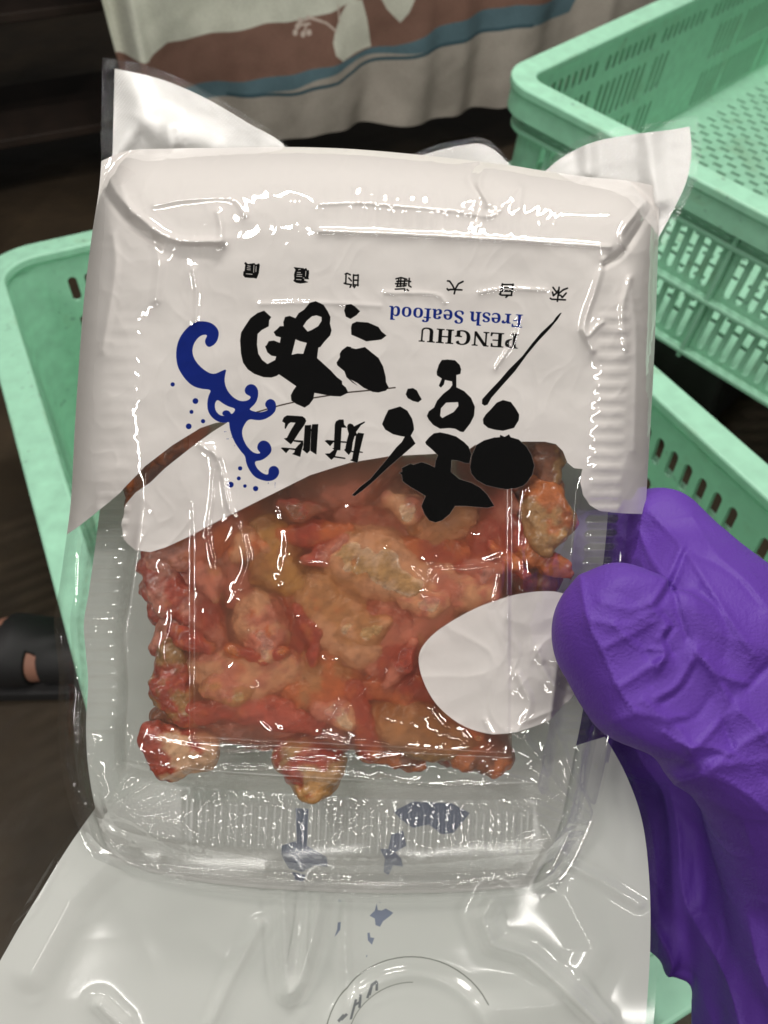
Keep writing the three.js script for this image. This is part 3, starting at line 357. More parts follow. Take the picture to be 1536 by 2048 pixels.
{
  const film = mesh('front_film', filmSheet(400, 520, 0), M.film, bag);
  const print = mesh('printed_layer', filmSheet(400, 520, -0.25), new THREE.MeshPhysicalMaterial({ map: printCanvas(false), alphaMap: printCanvas(true), transparent: true, roughness: 1, specularIntensity: 0, transmission: 0.16, thickness: 0, side: THREE.DoubleSide }), bag);
  print.userData.label = 'white ink with blue wave and black brush lettering';
  // back of the pouch: clear sheet, printed white inside the margins, running on into the long tail
  const BK = [-200, 280, 1740, 2060];
  const backArt = canvasTex(1392, 1648, (g, W) => {
    const k = W / 1740, e = 1.115; g.setTransform(k * e, 0, 0, k * e, (-BK[0] + 768 * (1 - e)) * k, (-BK[1] + 1024 * (1 - e)) * k); g.fillStyle = '#dfdfdb'; g.fillRect(-300, 200, 2000, 2200);
    const blot = (p, c) => { g.fillStyle = c; g.beginPath(); p.forEach((q, i) => i ? g.lineTo(...q) : g.moveTo(...q)); g.closePath(); g.fill(); };
    const tz = zoomed(640, 1800, 3.339), tb = zoomed(500, 1560, 3.072), B1 = '#8f96ab', B2 = '#858da3';
    blot(tz([[330, 145], [365, 110], [378, 60], [385, 105], [410, 110], [440, 95], [490, 125], [470, 145], [420, 185], [400, 222], [370, 210], [365, 165]]), B1); blot(tz([[115, 190], [135, 185], [130, 240], [110, 270], [92, 290], [110, 240]]), B1); blot(tz([[315, 265], [330, 262], [335, 295], [362, 300], [345, 345], [318, 315]]), B1); blot(tz([[305, 420], [315, 412], [310, 430]]), B1);
    blot(tb([[280, 170], [360, 175], [350, 400], [470, 470], [480, 530], [400, 520], [320, 560], [240, 540], [195, 460], [195, 400], [290, 370]]), B2); blot(tb([[260, 560], [340, 580], [330, 620], [280, 610]]), B1);
    blot(tb([[870, 330], [940, 310], [960, 400], [890, 440], [930, 480], [940, 530], [880, 520], [850, 580], [820, 560], [830, 480], [800, 420], [850, 420]]), B1); blot(tb([[880, 190], [1000, 130], [1240, 140], [1350, 200], [1250, 320], [1180, 330], [1100, 270], [1000, 290], [930, 240]]), B2);
    // ring emblem
    g.strokeStyle = '#8b8c86'; g.lineWidth = 2.2; g.beginPath(); g.arc(825, 2105, 178, 3.35, 5.75); g.stroke(); g.strokeStyle = '#9d9e98'; g.lineWidth = 1.8; g.beginPath(); g.arc(828, 2110, 138, 3.4, 4.7); g.stroke();
    g.lineWidth = 5; g.strokeStyle = '#85878a'; for (const s of [[[380, 565], [378, 630]], [[380, 565], [345, 590], [315, 680]], [[345, 590], [330, 660]], [[270, 650], [262, 745]], [[240, 680], [205, 810]], [[270, 700], [230, 720]], [[180, 770], [140, 815]], [[160, 780], [120, 828]]]) { g.beginPath(); tz(s).forEach((q, i) => i ? g.lineTo(...q) : g.moveTo(...q)); g.stroke(); }
    g.fillStyle = '#3d4844'; g.beginPath(); g.ellipse(852, 2092, 46, 34, 0, 0, 7); g.fill();
  });
  const whiteBack = new THREE.MeshPhysicalMaterial({ map: backArt, roughness: 1, specularIntensity: 0, transmission: 0.18, thickness: 0, side: THREE.DoubleSide });
  const back = (a0, a1, b0, b1, z) => sheet(90, 120, (u, v) => { const [x, y] = pouch(lerp(a0, a1, u), lerp(b0, b1, v)); const p = P(x, y, z(u, v)); return [...p, ...planeUV(p, BK)]; });
  mesh('back_film', back(0, 1, 0, 1, (u, v) => -0.0285 - 0.005 * sstep(0, 0.05, Math.min(u, 1 - u, v, 1 - v))), M.film, bag);
  mesh('back_print', back(0.055, 0.935, 0.02, 0.985, () => -0.0340), whiteBack, bag);
  // top flap with its sealed margin
  const edge = [[205, 115], [250, 122], [330, 143], [420, 185], [500, 235], [555, 268], [590, 305], [650, 340], [760, 335], [830, 305], [880, 288], [930, 277], [962, 275], [992, 292], [1020, 322], [1048, 345], [1078, 338], [1120, 303], [1180, 270], [1270, 250], [1340, 240], [1396, 229]];
  const flap = coons(edge, [[1396, 229], [1402, 300], [1392, 360], [1370, 410], [1338, 470], [1322, 494], [1285, 545]], [[203, 440], [500, 450], [900, 470], [1285, 545]], [[205, 115], [203, 220], [202, 330], [203, 440]]);
  const flapZ = (x, y) => -0.034 - 0.006 * Math.cos((x - 250) / 760 * Math.PI * 2) - 0.004 * sstep(300, 120, y) + 0.0016 * Math.sin(x * 0.02 + y * 0.012) + 0.0012 * fbm(x * 0.012, y * 0.012, 3) + 0.0035 * Math.exp(-((distPoly(x, y, [[220, 330], [275, 240], [340, 290]]) / 26) ** 2)) + 0.004 * Math.exp(-((distPoly(x, y, [[250, 150], [300, 230], [420, 290]]) / 30) ** 2)) + 0.003 * Math.exp(-((distPoly(x, y, [[1318, 400], [1306, 345], [1296, 240]]) / 22) ** 2)) + 0.002 * Math.exp(-((distPoly(x, y, [[338, 250], [344, 300]]) / 14) ** 2)) + 0.002 * Math.exp(-((distPoly(x, y, [[1172, 262], [1178, 345]]) / 16) ** 2));
  const flapSheet = (a0, a1, b0, off) => sheet(220, 80, (u, v) => { const [x, y] = flap(lerp(a0, a1, u), lerp(b0, 1, v)); const p = P(x, y, flapZ(x, y) + off); return [...p, ...planeUV(p, [200, 100, 1200, 450])]; });
  const embFilm = new THREE.MeshPhysicalMaterial({ color: 0xffffff, roughness: 0.1, transmission: 1, thickness: 0, ior: 1.5, bumpMap: embossRep(110, 42), bumpScale: 0.0004, side: THREE.DoubleSide });
  mesh('top_flap', flapSheet(0.019, 0.985, 0.06, -0.0004), M.white, bag);
  const fl = mesh('flap_film', flapSheet(0, 1, 0, 0), embFilm, bag); fl.userData.label = 'clear sealed margin of the top flap';
  // long tail below the tray
  const tail = coons([[190, 1600], [500, 1600], [900, 1560], [1222, 1470]], [[1222, 1470], [1262, 1540], [1296, 1630], [1313, 1750], [1316, 1900], [1306, 2060], [1300, 2140]], [[-70, 2140], [300, 2140], [900, 2140], [1300, 2140]], [[190, 1600], [125, 1690], [62, 1790], [5, 1885], [-38, 1970], [-70, 2140]]);
  const TC = [[[[565, 1760], [568, 1850], [572, 1950], [578, 1985]], 4.5, 20], [[[645, 1770], [624, 1880], [602, 1960], [580, 1990]], 4.5, 18], [[[690, 1800], [690, 1900], [700, 2048]], 1.6, 10], [[[985, 1800], [965, 1835], [985, 1890], [1050, 1910], [1110, 1960], [1200, 2048]], 4.5, 20], [[[1120, 1720], [1200, 1760], [1280, 1810]], 1.8, 10], [[[100, 1720], [60, 1790], [0, 1850]], 1.6, 10], [[[200, 2010], [240, 2048], [260, 2100]], 3, 20], [[[520, 1850], [460, 1960], [420, 2048]], 1.8, 14], [[[240, 1700], [140, 1800], [60, 1950]], 2.5, 40], [[[1130, 1790], [1190, 1900], [1130, 2010], [980, 2020]], 2, 40]];
  const tailZ = (x, y, k) => -0.036 + 0.0016 * (1 - sstep(150, 190, Math.hypot(x - 825, y - 2105))) + 0.0012 * Math.exp(-(((Math.hypot(x - 825, y - 2105) - 158) / 16) ** 2)) + 0.003 * sstep(1700, 2150, y) + 0.0045 * k * fbm(x * 0.0026, y * 0.0026, 9, 1) + 0.004 * Math.sin((x - 200) / 1100 * Math.PI) * -sstep(1650, 1900, y) + 0.0017 * k * TC.reduce((s, [p, a, w]) => { const d = distPoly(x, y, p) / w; return s + a * (0.7 * Math.exp(-d * d) + (d < 1 ? 0.6 * (1 - d) : 0)); }, 0) + 0.0001 * k * (ridge(x * 0.006 + N3(x * 0.004, y * 0.004, 1), y * 0.004, 2) - 0.3);
  const tailSheet = (a0, a1, k, off, sc) => sheet(170, 130, (u, v) => { const [x, y] = tail(lerp(a0, a1, u), v); const p = P(x, y, tailZ(x, y, k) + off(x, y)); return [...p, ...planeUV(p, BK)]; });
  mesh('tail_back', tailSheet(0.012, 0.988, 0.35, () => -0.0012), whiteBack, bag);
  const tf = mesh('tail_film', tailSheet(0, 1, 1, (x, y) => 0.0012 + 0.004 * Math.max(0, Math.sin((x - 150) / 1100 * Math.PI)) * sstep(2200, 1700, y)), embFilm.clone(), bag); tf.material.bumpMap = null; tf.material.roughness = 0.1;
}
// the tray inside
const tray = inFrame(thing('plastic_tray', 'clear ribbed plastic tray with sloping sides inside the vacuum pouch', 'tray'));
mesh('ribbed_lid', sheet(360, 460, (a, b) => { const u = lerp(0.03, 0.97, a), v = lerp(0.02, 0.98, b), [x, y] = pouch(u, v); return [...P(x, y, (trayHeight(u, v, x, y) - 0.9) * 0.001), a, b]; }), M.tray, tray);
const plain = M.tray.clone(); plain.specularIntensity = 0.02;
mesh('tray_base', sheet(40, 50, (a, b) => { const [x, y] = pouch(lerp(0.05, 0.95, a), lerp(0.03, 0.97, b)); return [...P(x, y, -0.0315), a, b]; }), plain, tray);

const cover = mesh('cover_sheet', sheet(60, 60, (a, b) => { const x = lerp(378, 1024, a), y = lerp(575, 1484, b) + (x - 385) * 0.05 * b; return [...P(x, y, -0.0012 - 0.0015 + 0.0004 * fbm(x * 0.01, y * 0.01, 4, 3)), a, b]; }), new THREE.MeshPhysicalMaterial({ color: 0xfff0e8, roughness: 0.68, transmission: 1, thickness: 0, ior: 1.2, specularIntensity: 0, side: THREE.DoubleSide }), tray); cover.userData.label = 'thin hazy cover sheet lying over the shrimp';
// ---------------------------------------------------------------- seafood pieces
const TAN = [0.46, 0.24, 0.085], PALE = [0.64, 0.37, 0.20], RED = [0.36, 0.045, 0.016], ORANGE = [0.52, 0.14, 0.03], OLIVE = [0.33, 0.155, 0.04], BROWN = [0.25, 0.08, 0.03], PINK = [0.54, 0.20, 0.13];
const fleshBump = dataTex(256, (u, v) => 0.5 + 0.8 * tile(u, v, 10, 5, 6.6));
M.flesh = new THREE.MeshPhysicalMaterial({ vertexColors: true, roughness: 0.45, clearcoat: 0.55, clearcoatRoughness: 0.2, bumpMap: fleshBump, bumpScale: 0.0012 });
function seafood(path, cA, cB, label, opt = {}) {   // path: [x,y,r] in drawing units
  const zt = opt.z ?? -2.6, pts = path.map(([x, y, r, dz = 0]) => { const rr = r * U * 1.02, [X, Y, Z] = P(x, y, zt * 0.001 - rr * 0.92 + dz * 0.001); return [X, Y, Z, rr]; }), s = rnd() * 50;
  const lo = [1e9, 1e9, 1e9], hi = [-1e9, -1e9, -1e9]; for (const p of pts) for (let k = 0; k < 3; k++) { lo[k] = Math.min(lo[k], p[k] - p[3] - 0.003); hi[k] = Math.max(hi[k], p[k] + p[3] + 0.003); }
  let dir = [1, 0]; if (pts.length > 1) { const a = pts[0], b = pts[pts.length - 1], l = Math.hypot(b[0] - a[0], b[1] - a[1]); dir = [(b[0] - a[0]) / l, (b[1] - a[1]) / l]; }
  const base = (x, y, z) => { let d = 1e9; if (pts.length === 1) { const p = pts[0]; d = Math.hypot(x - p[0], y - p[1], z - p[2]) - p[3]; } for (let i = 0; i + 1 < pts.length; i++) d = smin(d, cap(x, y, z, pts[i], pts[i + 1]), 0.004); return d; };
  const f = (x, y, z) => { let d = base(x, y, z) + 0.0046 * fbm(x * 85 + s, y * 85, z * 85, 4) + 0.0009 * fbm(x * 300 + s, y * 300, z * 300, 2); const t = (x * dir[0] + y * dir[1]) * 1000; d += 0.0005 * (opt.seg ?? 0.8) * Math.pow(Math.abs(Math.sin(t * 0.55 + 1.2 * N3(x * 90, y * 90, s))), 6); const lid = z - zt * 0.001; return d < 0.004 ? -smin(-d, -lid, 0.0025) : d; };
  const col = (x, y, z) => { const n = 1.3 * fbm(x * 95 + s, y * 95 + 4, z * 95, 4) + 0.25 * fbm(x * 500, y * 500, z * 500 + s, 2); const t = opt.axis ? sstep(-0.2, 0.2, ((x - pts[0][0]) * dir[0] + (y - pts[0][1]) * dir[1]) / 0.03 - (opt.cut ?? 0.4) + n * 1.3) : sstep(-0.12, 0.2, n + (opt.bias ?? 0)); const w = 0.88 + 0.55 * fbm(x * 260, y * 260, z * 260 + s, 3) + 0.5 * fbm(x * 90 + y * 600, y * 120 - x * 500, s, 2); const e = sstep(0.16, 0.34, fbm(x * 210, y * 210, z * 210 + s + 9, 3)); return [0, 1, 2].map(k => lerp(lerp(cA[k], cB[k], t), ORANGE[k], e * (opt.spot ?? 0.5)) * w); };
  const m = inFrame(mesh('seafood_piece', nets(f, lo, hi, 0.00095, col), M.flesh));
  return tag(m, label, 'seafood', 'shrimp pieces packed in the tray');
}
const smalls = [   // small bits on top: path, colours, label
  [[[470, 1110, 22], [500, 1085, 26], [530, 1100, 16]], PALE, ORANGE, 'small pale shrimp bit above the golden lump at left'],
  [[[610, 1120, 14], [650, 1108, 20], [690, 1085, 10]], RED, PINK, 'thin red strand below the bright orange strip'],
  [[[400, 1140, 24], [425, 1170, 26], [430, 1200, 14]], PINK, TAN, 'small pink shrimp bit at the left of the window'],
  [[[345, 1260, 12], [380, 1280, 18], [420, 1300, 12]], RED, ORANGE, 'short red strand low at the left of the window'],
  [[[590, 1215, 12], [620, 1260, 18], [630, 1320, 12]], RED, ORANGE, 'upright red strand left of centre'],
  [[[820, 1190, 30], [860, 1200, 34], [890, 1190, 18]], PALE, PINK, 'pale shrimp chip right of the large pale lump'],
  [[[930, 1130, 20], [970, 1145, 24], [1000, 1135, 12]], PINK, RED, 'rosy shrimp chip near the corner of the cover sheet'],
  [[[700, 1250, 30], [740, 1262, 34], [770, 1245, 16]], TAN, PALE, 'tan shrimp chip in the very centre'],
  [[[820, 1290, 14], [800, 1330, 20], [770, 1370, 12]], RED, PINK, 'slanting red strand left of the white oval'],
  [[[460, 1300, 12], [520, 1312, 16], [570, 1300, 10]], RED, ORANGE, 'thin red strand over the broad cream piece'],
  [[[640, 1420, 24], [680, 1425, 28], [700, 1450, 14]], PINK, PALE, 'pale pink bit at the end of the long red strip'],
  [[[430, 1370, 26], [470, 1385, 28], [500, 1375, 14]], TAN, PINK, 'small tan bit above the long red strip'],
  [[[900, 1420, 20], [940, 1440, 24], [960, 1470, 12]], ORANGE, TAN, 'orange bit under the lower left rim of the white oval'],
  [[[980, 1090, 10], [1020, 1120, 16], [1050, 1150, 10]], RED, ORANGE, 'red strand beside the orange tail at right'],
  [[[780, 1000, 20], [820, 1020, 24], [850, 1010, 12]], PALE, PINK, 'small pale bit left of the lowest brush character'],
  [[[560, 1010, 12], [600, 1025, 18], [650, 1020, 10]], RED, BROWN, 'dull red strand near the curved print edge'],
];
const G = 'reddish shrimp piece of the lower layer, glimpsed between the pieces above it';
seafood([[1085, 990, 48], [1090, 1045, 56], [1082, 1085, 26]], ORANGE, TAN, 'golden tan shrimp lump with orange crown right of the black brush characters', { axis: true, cut: 0.15, z: -3, spot: 0.2 });
seafood([[1000, 1050, 34], [1050, 1105, 30], [1110, 1130, 20], [1140, 1150, 9]], RED, ORANGE, 'orange shrimp tail pointing at the purple thumb tip', { z: -6, axis: true, cut: 0.5 });
seafood([[1085, 915, 46], [1095, 950, 30]], BROWN, TAN, 'dull brown shrimp piece at the rounded upper right corner of the window', { z: -5 });
seafood([[870, 1050, 66], [910, 1040, 50]], TAN, PALE, 'pale shrimp lump just below the lowest brush character', { z: -5, spot: 0.15 });
seafood([[640, 985, 70], [720, 960, 56], [770, 940, 40]], BROWN, PINK, 'brownish pink shrimp piece directly under the long curved print edge', { z: -9 });
seafood([[730, 970, 60], [690, 940, 30], [800, 1000, 50]], BROWN, RED, G, { z: -12 });
seafood([[525, 1050, 30], [550, 1090, 55], [560, 1135, 60], [600, 1165, 30]], OLIVE, [0.48, 0.27, 0.06], 'golden olive shrimp lump with hairy stripes left of the middle', { z: -4, spot: 0.1, seg: 2 });
seafood([[560, 1072, 16], [610, 1068, 24], [700, 1060, 20]], RED, ORANGE, 'thin bright orange shrimp strip under the curved white print', { z: -4 });
seafood([[320, 1120, 40], [400, 1085, 52], [470, 1050, 48]], PINK, ORANGE, 'salmon pink shrimp piece below the rounded white print lobe at left', { z: -5 });
seafood([[270, 960, 30], [300, 985, 40], [330, 930, 28]], ORANGE, BROWN, 'orange shrimp end showing in the thin clear sliver at left', { z: -8 });
seafood([[310, 1130, 40], [345, 1190, 46], [410, 1230, 40], [430, 1290, 28]], RED, PINK, 'dark red shrimp piece at the left side of the window', { z: -6 });
seafood([[430, 1170, 48], [410, 1210, 35]], TAN, OLIVE, 'small tan shrimp bit between the red and golden lumps at left', { z: -10 });
seafood([[700, 1110, 70], [760, 1130, 86], [820, 1160, 50]], PALE, TAN, 'large pale shrimp lump in the middle of the window', { z: -2.2, spot: 0.15 });
seafood([[640, 1190, 62], [680, 1240, 66], [720, 1290, 50]], TAN, PALE, 'tan shrimp lump below and left of the large pale middle lump', { z: -3 });
seafood([[515, 1215, 46], [530, 1255, 56], [540, 1300, 34]], PALE, PINK, 'pale rounded shrimp lump with orange flecks left of centre', { z: -2.4, spot: 0.9 });
seafood([[590, 1180, 40], [600, 1260, 46], [570, 1320, 40]], RED, ORANGE, 'red shrimp sliver behind the orange flecked pale lump', { z: -8 });
seafood([[810, 1100, 36], [880, 1105, 42], [960, 1110, 30]], ORANGE, RED, 'orange shrimp strip crossing below the brush characters', { z: -6 });
seafood([[890, 1170, 60], [960, 1180, 52]], PINK, PALE, 'pale pink shrimp lump just above the white oval print', { z: -3, spot: 0.2 });
seafood([[1000, 1010, 36], [975, 1080, 44], [960, 1140, 30]], RED, PINK, 'red shrimp piece left of the golden tan lump at right', { z: -5 });
seafood([[770, 1230, 66], [800, 1280, 56], [760, 1320, 40]], PINK, RED, 'rosy shrimp lump in the centre below the large pale one', { z: -5 });
seafood([[880, 1220, 48], [840, 1270, 44]], PINK, TAN, 'pink shrimp bit touching the upper left rim of the white oval', { z: -6 });
seafood([[340, 1310, 36], [350, 1380, 48], [375, 1420, 34]], OLIVE, RED, 'brown shrimp piece low at the left side of the window', { z: -5 });
seafood([[420, 1330, 52], [500, 1340, 62], [580, 1330, 44]], PALE, PINK, 'broad cream and pink shrimp piece above the long red strip', { z: -4, spot: 0.4 });
seafood([[640, 1330, 58], [680, 1380, 50], [600, 1380, 46]], ORANGE, TAN, 'mottled orange shrimp piece low in the middle of the window', { z: -5 });
seafood([[390, 1420, 26], [480, 1412, 34], [560, 1425, 32], [640, 1450, 16]], RED, [0.5, 0.1, 0.06], 'long dark red shrimp strip near the lower edge of the window', { z: -4 });
seafood([[450, 1455, 34], [540, 1460, 36], [600, 1450, 26]], BROWN, PINK, G, { z: -9 });
seafood([[305, 1475, 30], [345, 1500, 54], [400, 1500, 44]], RED, PALE, 'glossy shrimp lump, red and cream, at the lower left corner', { axis: true, cut: 0.35, z: -2.4, spot: 0.2 });
seafood([[590, 1510, 48], [630, 1535, 56], [620, 1575, 34]], RED, TAN, 'round golden shrimp lump at the bottom middle of the window', { axis: true, cut: 0.2, z: -3, spot: 0.2 });
seafood([[705, 1380, 20], [722, 1430, 28], [745, 1500, 22]], RED, ORANGE, 'slim red shrimp tail beside the lower pale lump', { z: -4 });
seafood([[790, 1440, 56], [850, 1455, 66], [910, 1470, 48]], OLIVE, TAN, 'olive tan shrimp lump left of the white oval print', { z: -3.5, spot: 0.15 });
seafood([[930, 1500, 44], [990, 1510, 40]], BROWN, ORANGE, 'brown orange shrimp piece at the lower right corner of the window', { z: -5 });
seafood([[740, 1370, 28], [810, 1385, 34], [880, 1380, 30]], RED, ORANGE, 'red shrimp strip leading to the white oval print', { z: -6 });
seafood([[860, 1330, 50], [920, 1300, 44]], ORANGE, RED, G, { z: -8 });
seafood([[470, 1150, 50], [450, 1110, 36]], PINK, BROWN, G, { z: -8 });
seafood([[360, 1250, 40], [330, 1290, 30]], PINK, RED, G, { z: -9 });
seafood([[1010, 970, 60], [960, 1000, 50]], BROWN, PINK, G, { z: -12 });
seafood([[930, 1080, 60], [1050, 1160, 46]], BROWN, RED, G, { z: -14 });
seafood([[700, 1440, 46], [640, 1400, 46], [760, 1450, 40]], BROWN, PINK, G, { z: -13 });
seafood([[450, 1270, 56], [640, 1130, 50]], BROWN, PINK, G, { z: -14 });
seafood([[860, 960, 50], [540, 1000, 46]], BROWN, PINK, G, { z: -14 });

seafood([[330, 905, 26], [370, 880, 24], [400, 862, 18]], ORANGE, BROWN, 'brown shrimp edge in the narrow upper end of the clear sliver', { z: -4 });
seafood([[570, 1200, 40], [480, 1190, 36]], PINK, RED, G, { z: -9 });
seafood([[720, 1200, 50], [840, 1220, 50]], PINK, ORANGE, G, { z: -9 });
seafood([[520, 1390, 44], [700, 1330, 44]], PINK, RED, G, { z: -9 });
seafood([[400, 1150, 40], [300, 1180, 30]], RED, PINK, G, { z: -10 });

for (const [p, a, b, l] of smalls) seafood(p, a, b, l, { z: -2.3, spot: 0.25 });
for (const [p, a, b] of [   // lower layer: only glimpsed between the others
  [[[300, 1010, 44], [400, 1010, 50]], BROWN, PINK], [[[480, 990, 50], [590, 1030, 50]], BROWN, ORANGE], [[[700, 1040, 56], [820, 1060, 50]], PINK, RED], [[[960, 930, 50], [1060, 970, 50]], BROWN, RED], [[[1020, 1080, 46], [1090, 1150, 40]], BROWN, ORANGE],
  [[[330, 1220, 40], [420, 1260, 50]], RED, PINK], [[[500, 1180, 50], [620, 1150, 50]], BROWN, PINK], [[[700, 1180, 50], [830, 1190, 50]], PINK, BROWN], [[[560, 1300, 50], [660, 1290, 50]], RED, PINK], [[[780, 1340, 50], [900, 1340, 50]], RED, BROWN],
  [[[420, 1400, 44], [330, 1440, 34]], BROWN, RED], [[[560, 1450, 40], [680, 1470, 40]], PINK, BROWN], [[[800, 1400, 50], [900, 1440, 50]], BROWN, RED], [[[980, 1240, 50], [1060, 1260, 50]], BROWN, PINK], [[[980, 1480, 36], [900, 1500, 34]], BROWN, RED], [[[740, 1490, 34], [820, 1510, 34]], BROWN, ORANGE]]) seafood(p, a, b, G, { z: -11, spot: 0.3 });

// ---------------------------------------------------------------- gloved hand
{
  const J = (x, y, zmm, r) => [...P(x, y, zmm * 0.001), r * 0.001];
  const zz = (p) => p.map(([x, y]) => [1050 + x / 1.864, 950 + y / 1.864]);
  const bones = [
    [J(1238, 1240, 18, 20), J(1330, 1330, 22, 23)], [J(1330, 1330, 22, 23), J(1470, 1450, 10, 26)], [J(1212, 1290, 15, 18), J(1275, 1370, 16, 20)],
    [J(1470, 1450, 10, 26), J(1620, 1640, -20, 36)],
    [J(1318, 1066, -38, 19), J(1450, 1240, -20, 25)], [J(1392, 1175, -20, 18), J(1480, 1330, -2, 27)], [J(1356, 1200, -4, 15), J(1450, 1310, 4, 24)], [J(1400, 1220, -6, 20), J(1500, 1380, 4, 28)], [J(1450, 1250, -18, 25), J(1600, 1450, -14, 32)], [J(1600, 1420, -18, 32), J(1620, 1640, -20, 36)], [J(1360, 1190, -22, 22), J(1460, 1330, -8, 28)], [J(1330, 1250, -26, 20), J(1440, 1400, -14, 28)],
    [J(1320, 1100, -50, 13), J(1180, 1080, -51, 9.5)], [J(1180, 1080, -51, 9.5), J(1040, 1090, -48, 8)],
    [J(1380, 1250, -56, 15), J(1190, 1220, -57, 9.5)], [J(1190, 1220, -57, 9.5), J(1010, 1230, -51, 8)], [J(1380, 1250, -52, 15), J(1580, 1430, -30, 26)],
    [J(1390, 1400, -62, 14), J(1200, 1370, -60, 9.5)], [J(1200, 1370, -60, 9.5), J(1030, 1380, -53, 8)], [J(1390, 1400, -58, 15), J(1580, 1520, -36, 26)],
    [J(1190, 1425, -64, 10), J(1310, 1440, -70, 15)], [J(1250, 1440, -84, 17), J(1420, 1500, -74, 20)], [J(1290, 1540, -88, 16), J(1420, 1580, -80, 18)], [J(1270, 1390, -74, 13), J(1400, 1440, -68, 18)], [J(1400, 1530, -66, 13), J(1250, 1500, -66, 8.5)], [J(1250, 1500, -66, 8.5), J(1080, 1510, -62, 7)], [J(1400, 1530, -62, 15), J(1580, 1600, -40, 26)],
  ];
  const cuff = [[J(1420, 1600, -64, 17), J(1370, 1850, -74, 16)], [J(1370, 1850, -74, 16), J(1380, 1920, -74, 11)], [J(1310, 1600, -80, 14), J(1305, 1850, -82, 12)], [J(1520, 1640, -50, 24), J(1490, 1880, -56, 22)], [J(1490, 1880, -56, 22), J(1480, 2160, -62, 22)], [J(1620, 1640, -30, 36), J(1640, 2160, -45, 42)]];
  const THUMB = P(1300, 1310, 0.0345);
  const FOLD = [[zz([[205, 380], [240, 560], [290, 660], [350, 800], [410, 880]]), 0.9, 8], [zz([[250, 540], [390, 560], [490, 500]]), 0.8, 12], [zz([[490, 500], [545, 415], [600, 285]]), -1.8, 13], [zz([[470, 480], [525, 400], [580, 280]]), 1.2, 12], [zz([[548, 415], [575, 520], [605, 605]]), -1.4, 10], [zz([[460, 130], [600, 280], [640, 340], [760, 530], [855, 670]]), 1.3, 13], [zz([[490, 510], [535, 560], [500, 610], [525, 655], [495, 720]]), 2.0, 12], [zz([[515, 520], [555, 565], [525, 610], [548, 660]]), -1.8, 10], [zz([[360, 785], [450, 725], [520, 685]]), 1.2, 11], [zz([[490, 830], [560, 790], [620, 690]]), 1.5, 12], [zz([[510, 850], [585, 800], [645, 700]]), -1.2, 11], [zz([[300, 640], [400, 590], [490, 540]]), 1.0, 12], [zz([[330, 920], [430, 890], [560, 935], [620, 1030]]), 1.1, 14], [zz([[620, 1030], [700, 950], [765, 850], [690, 725], [640, 660]]), 1.6, 13], [zz([[700, 1090], [800, 1010], [906, 950]]), 1.3, 14], [zz([[770, 1010], [740, 900], [775, 840], [740, 770]]), -1.6, 11], [zz([[480, 1090], [580, 1140], [720, 1090], [906, 1060]]), 1.0, 14], [zz([[830, 790], [906, 715]]), -2.2, 14], [zz([[680, 690], [720, 740], [830, 780]]), 1.6, 12], [zz([[560, 930], [640, 900], [690, 830]]), -1.0, 14], [zz([[250, 460], [330, 440], [420, 470]]), -0.5, 12], [zz([[440, 640], [470, 700], [470, 780]]), -0.7, 12], [zz([[640, 420], [720, 500], [760, 600], [740, 680]]), -0.9, 16],
    [zz([[560, 1150], [680, 1120], [800, 1170], [906, 1260]]), 1.2, 11], [zz([[520, 960], [600, 1010], [720, 1020], [860, 1100]]), 1.1, 10], [zz([[600, 1090], [680, 1050], [790, 1060], [906, 1130]]), -0.9, 11], [zz([[420, 200], [480, 330], [560, 420]]), 0.9, 10], [zz([[620, 150], [700, 280], [830, 400], [906, 500]]), 0.9, 12], [zz([[640, 300], [760, 360], [880, 480]]), -0.9, 12], [zz([[330, 560], [420, 640], [520, 650]]), 0.8, 9], [zz([[280, 470], [380, 500], [460, 480]]), 0.8, 9], [zz([[440, 840], [520, 900], [600, 900]]), 0.9, 10], [zz([[800, 880], [860, 930], [906, 1000]]), 1.2, 11]].map(([p, a, w]) => ({ p: curve(p, 8), a, w, b: [Math.min(...p.map(q => q[0])) - 3 * w, Math.max(...p.map(q => q[0])) + 3 * w, Math.min(...p.map(q => q[1])) - 3 * w, Math.max(...p.map(q => q[1])) + 3 * w] }));
  const f = (x, y, z) => {
    let d = 1e9; for (const [a, b] of bones) d = smin(d, cap(x, y, z, a, b), 0.011);
    let c = 1e9; for (const [a, b] of cuff) c = smin(c, cap(x, y, z, a, b), 0.005);
    if (d > 0.012 && c > 0.012) return Math.min(d, c);
    const k = U * (1 - z / DIST), X = 768 + x / k, Y = 1024 - y / k;
    const t = (x * 0.95 + y * 0.2 + 0.012 * N3(x * 30, y * 16, z * 20)) * 1000; { const w = Math.abs(Math.sin(t * 0.2 + 1.6 * N3(x * 40, y * 12, 3))); c += 0.0042 * (w - 0.62); }
    c += 0.0012 * N3(x * 180, y * 40, z * 60);
    d = smin(d, c, 0.008);
    d = -smin(-d, -((x - THUMB[0]) * 0.2 + (y - THUMB[1]) * 0.1 + (z - THUMB[2]) * 0.975), 0.005);
    let h = 0; if (z > -0.045) for (const q of FOLD) { if (X < q.b[0] || X > q.b[1] || Y < q.b[2] || Y > q.b[3]) continue; const e = distPoly(X, Y, q.p) / q.w; h += q.a * (e < 0.9 ? 0.5 * (1 - e / 0.9) : 0) + q.a * 0.62 * Math.exp(-e * e / 3.4); }
    d -= h * 0.00105;
    d += 0.0014 * fbm(x * 34, y * 34, z * 34, 2) - 0.0006 * (ridge(x * 38 + 0.6 * N3(x * 40, y * 40, 2), y * 38, z * 38) - 0.3) * sstep(1180, 1300, X);
    return d;
  };
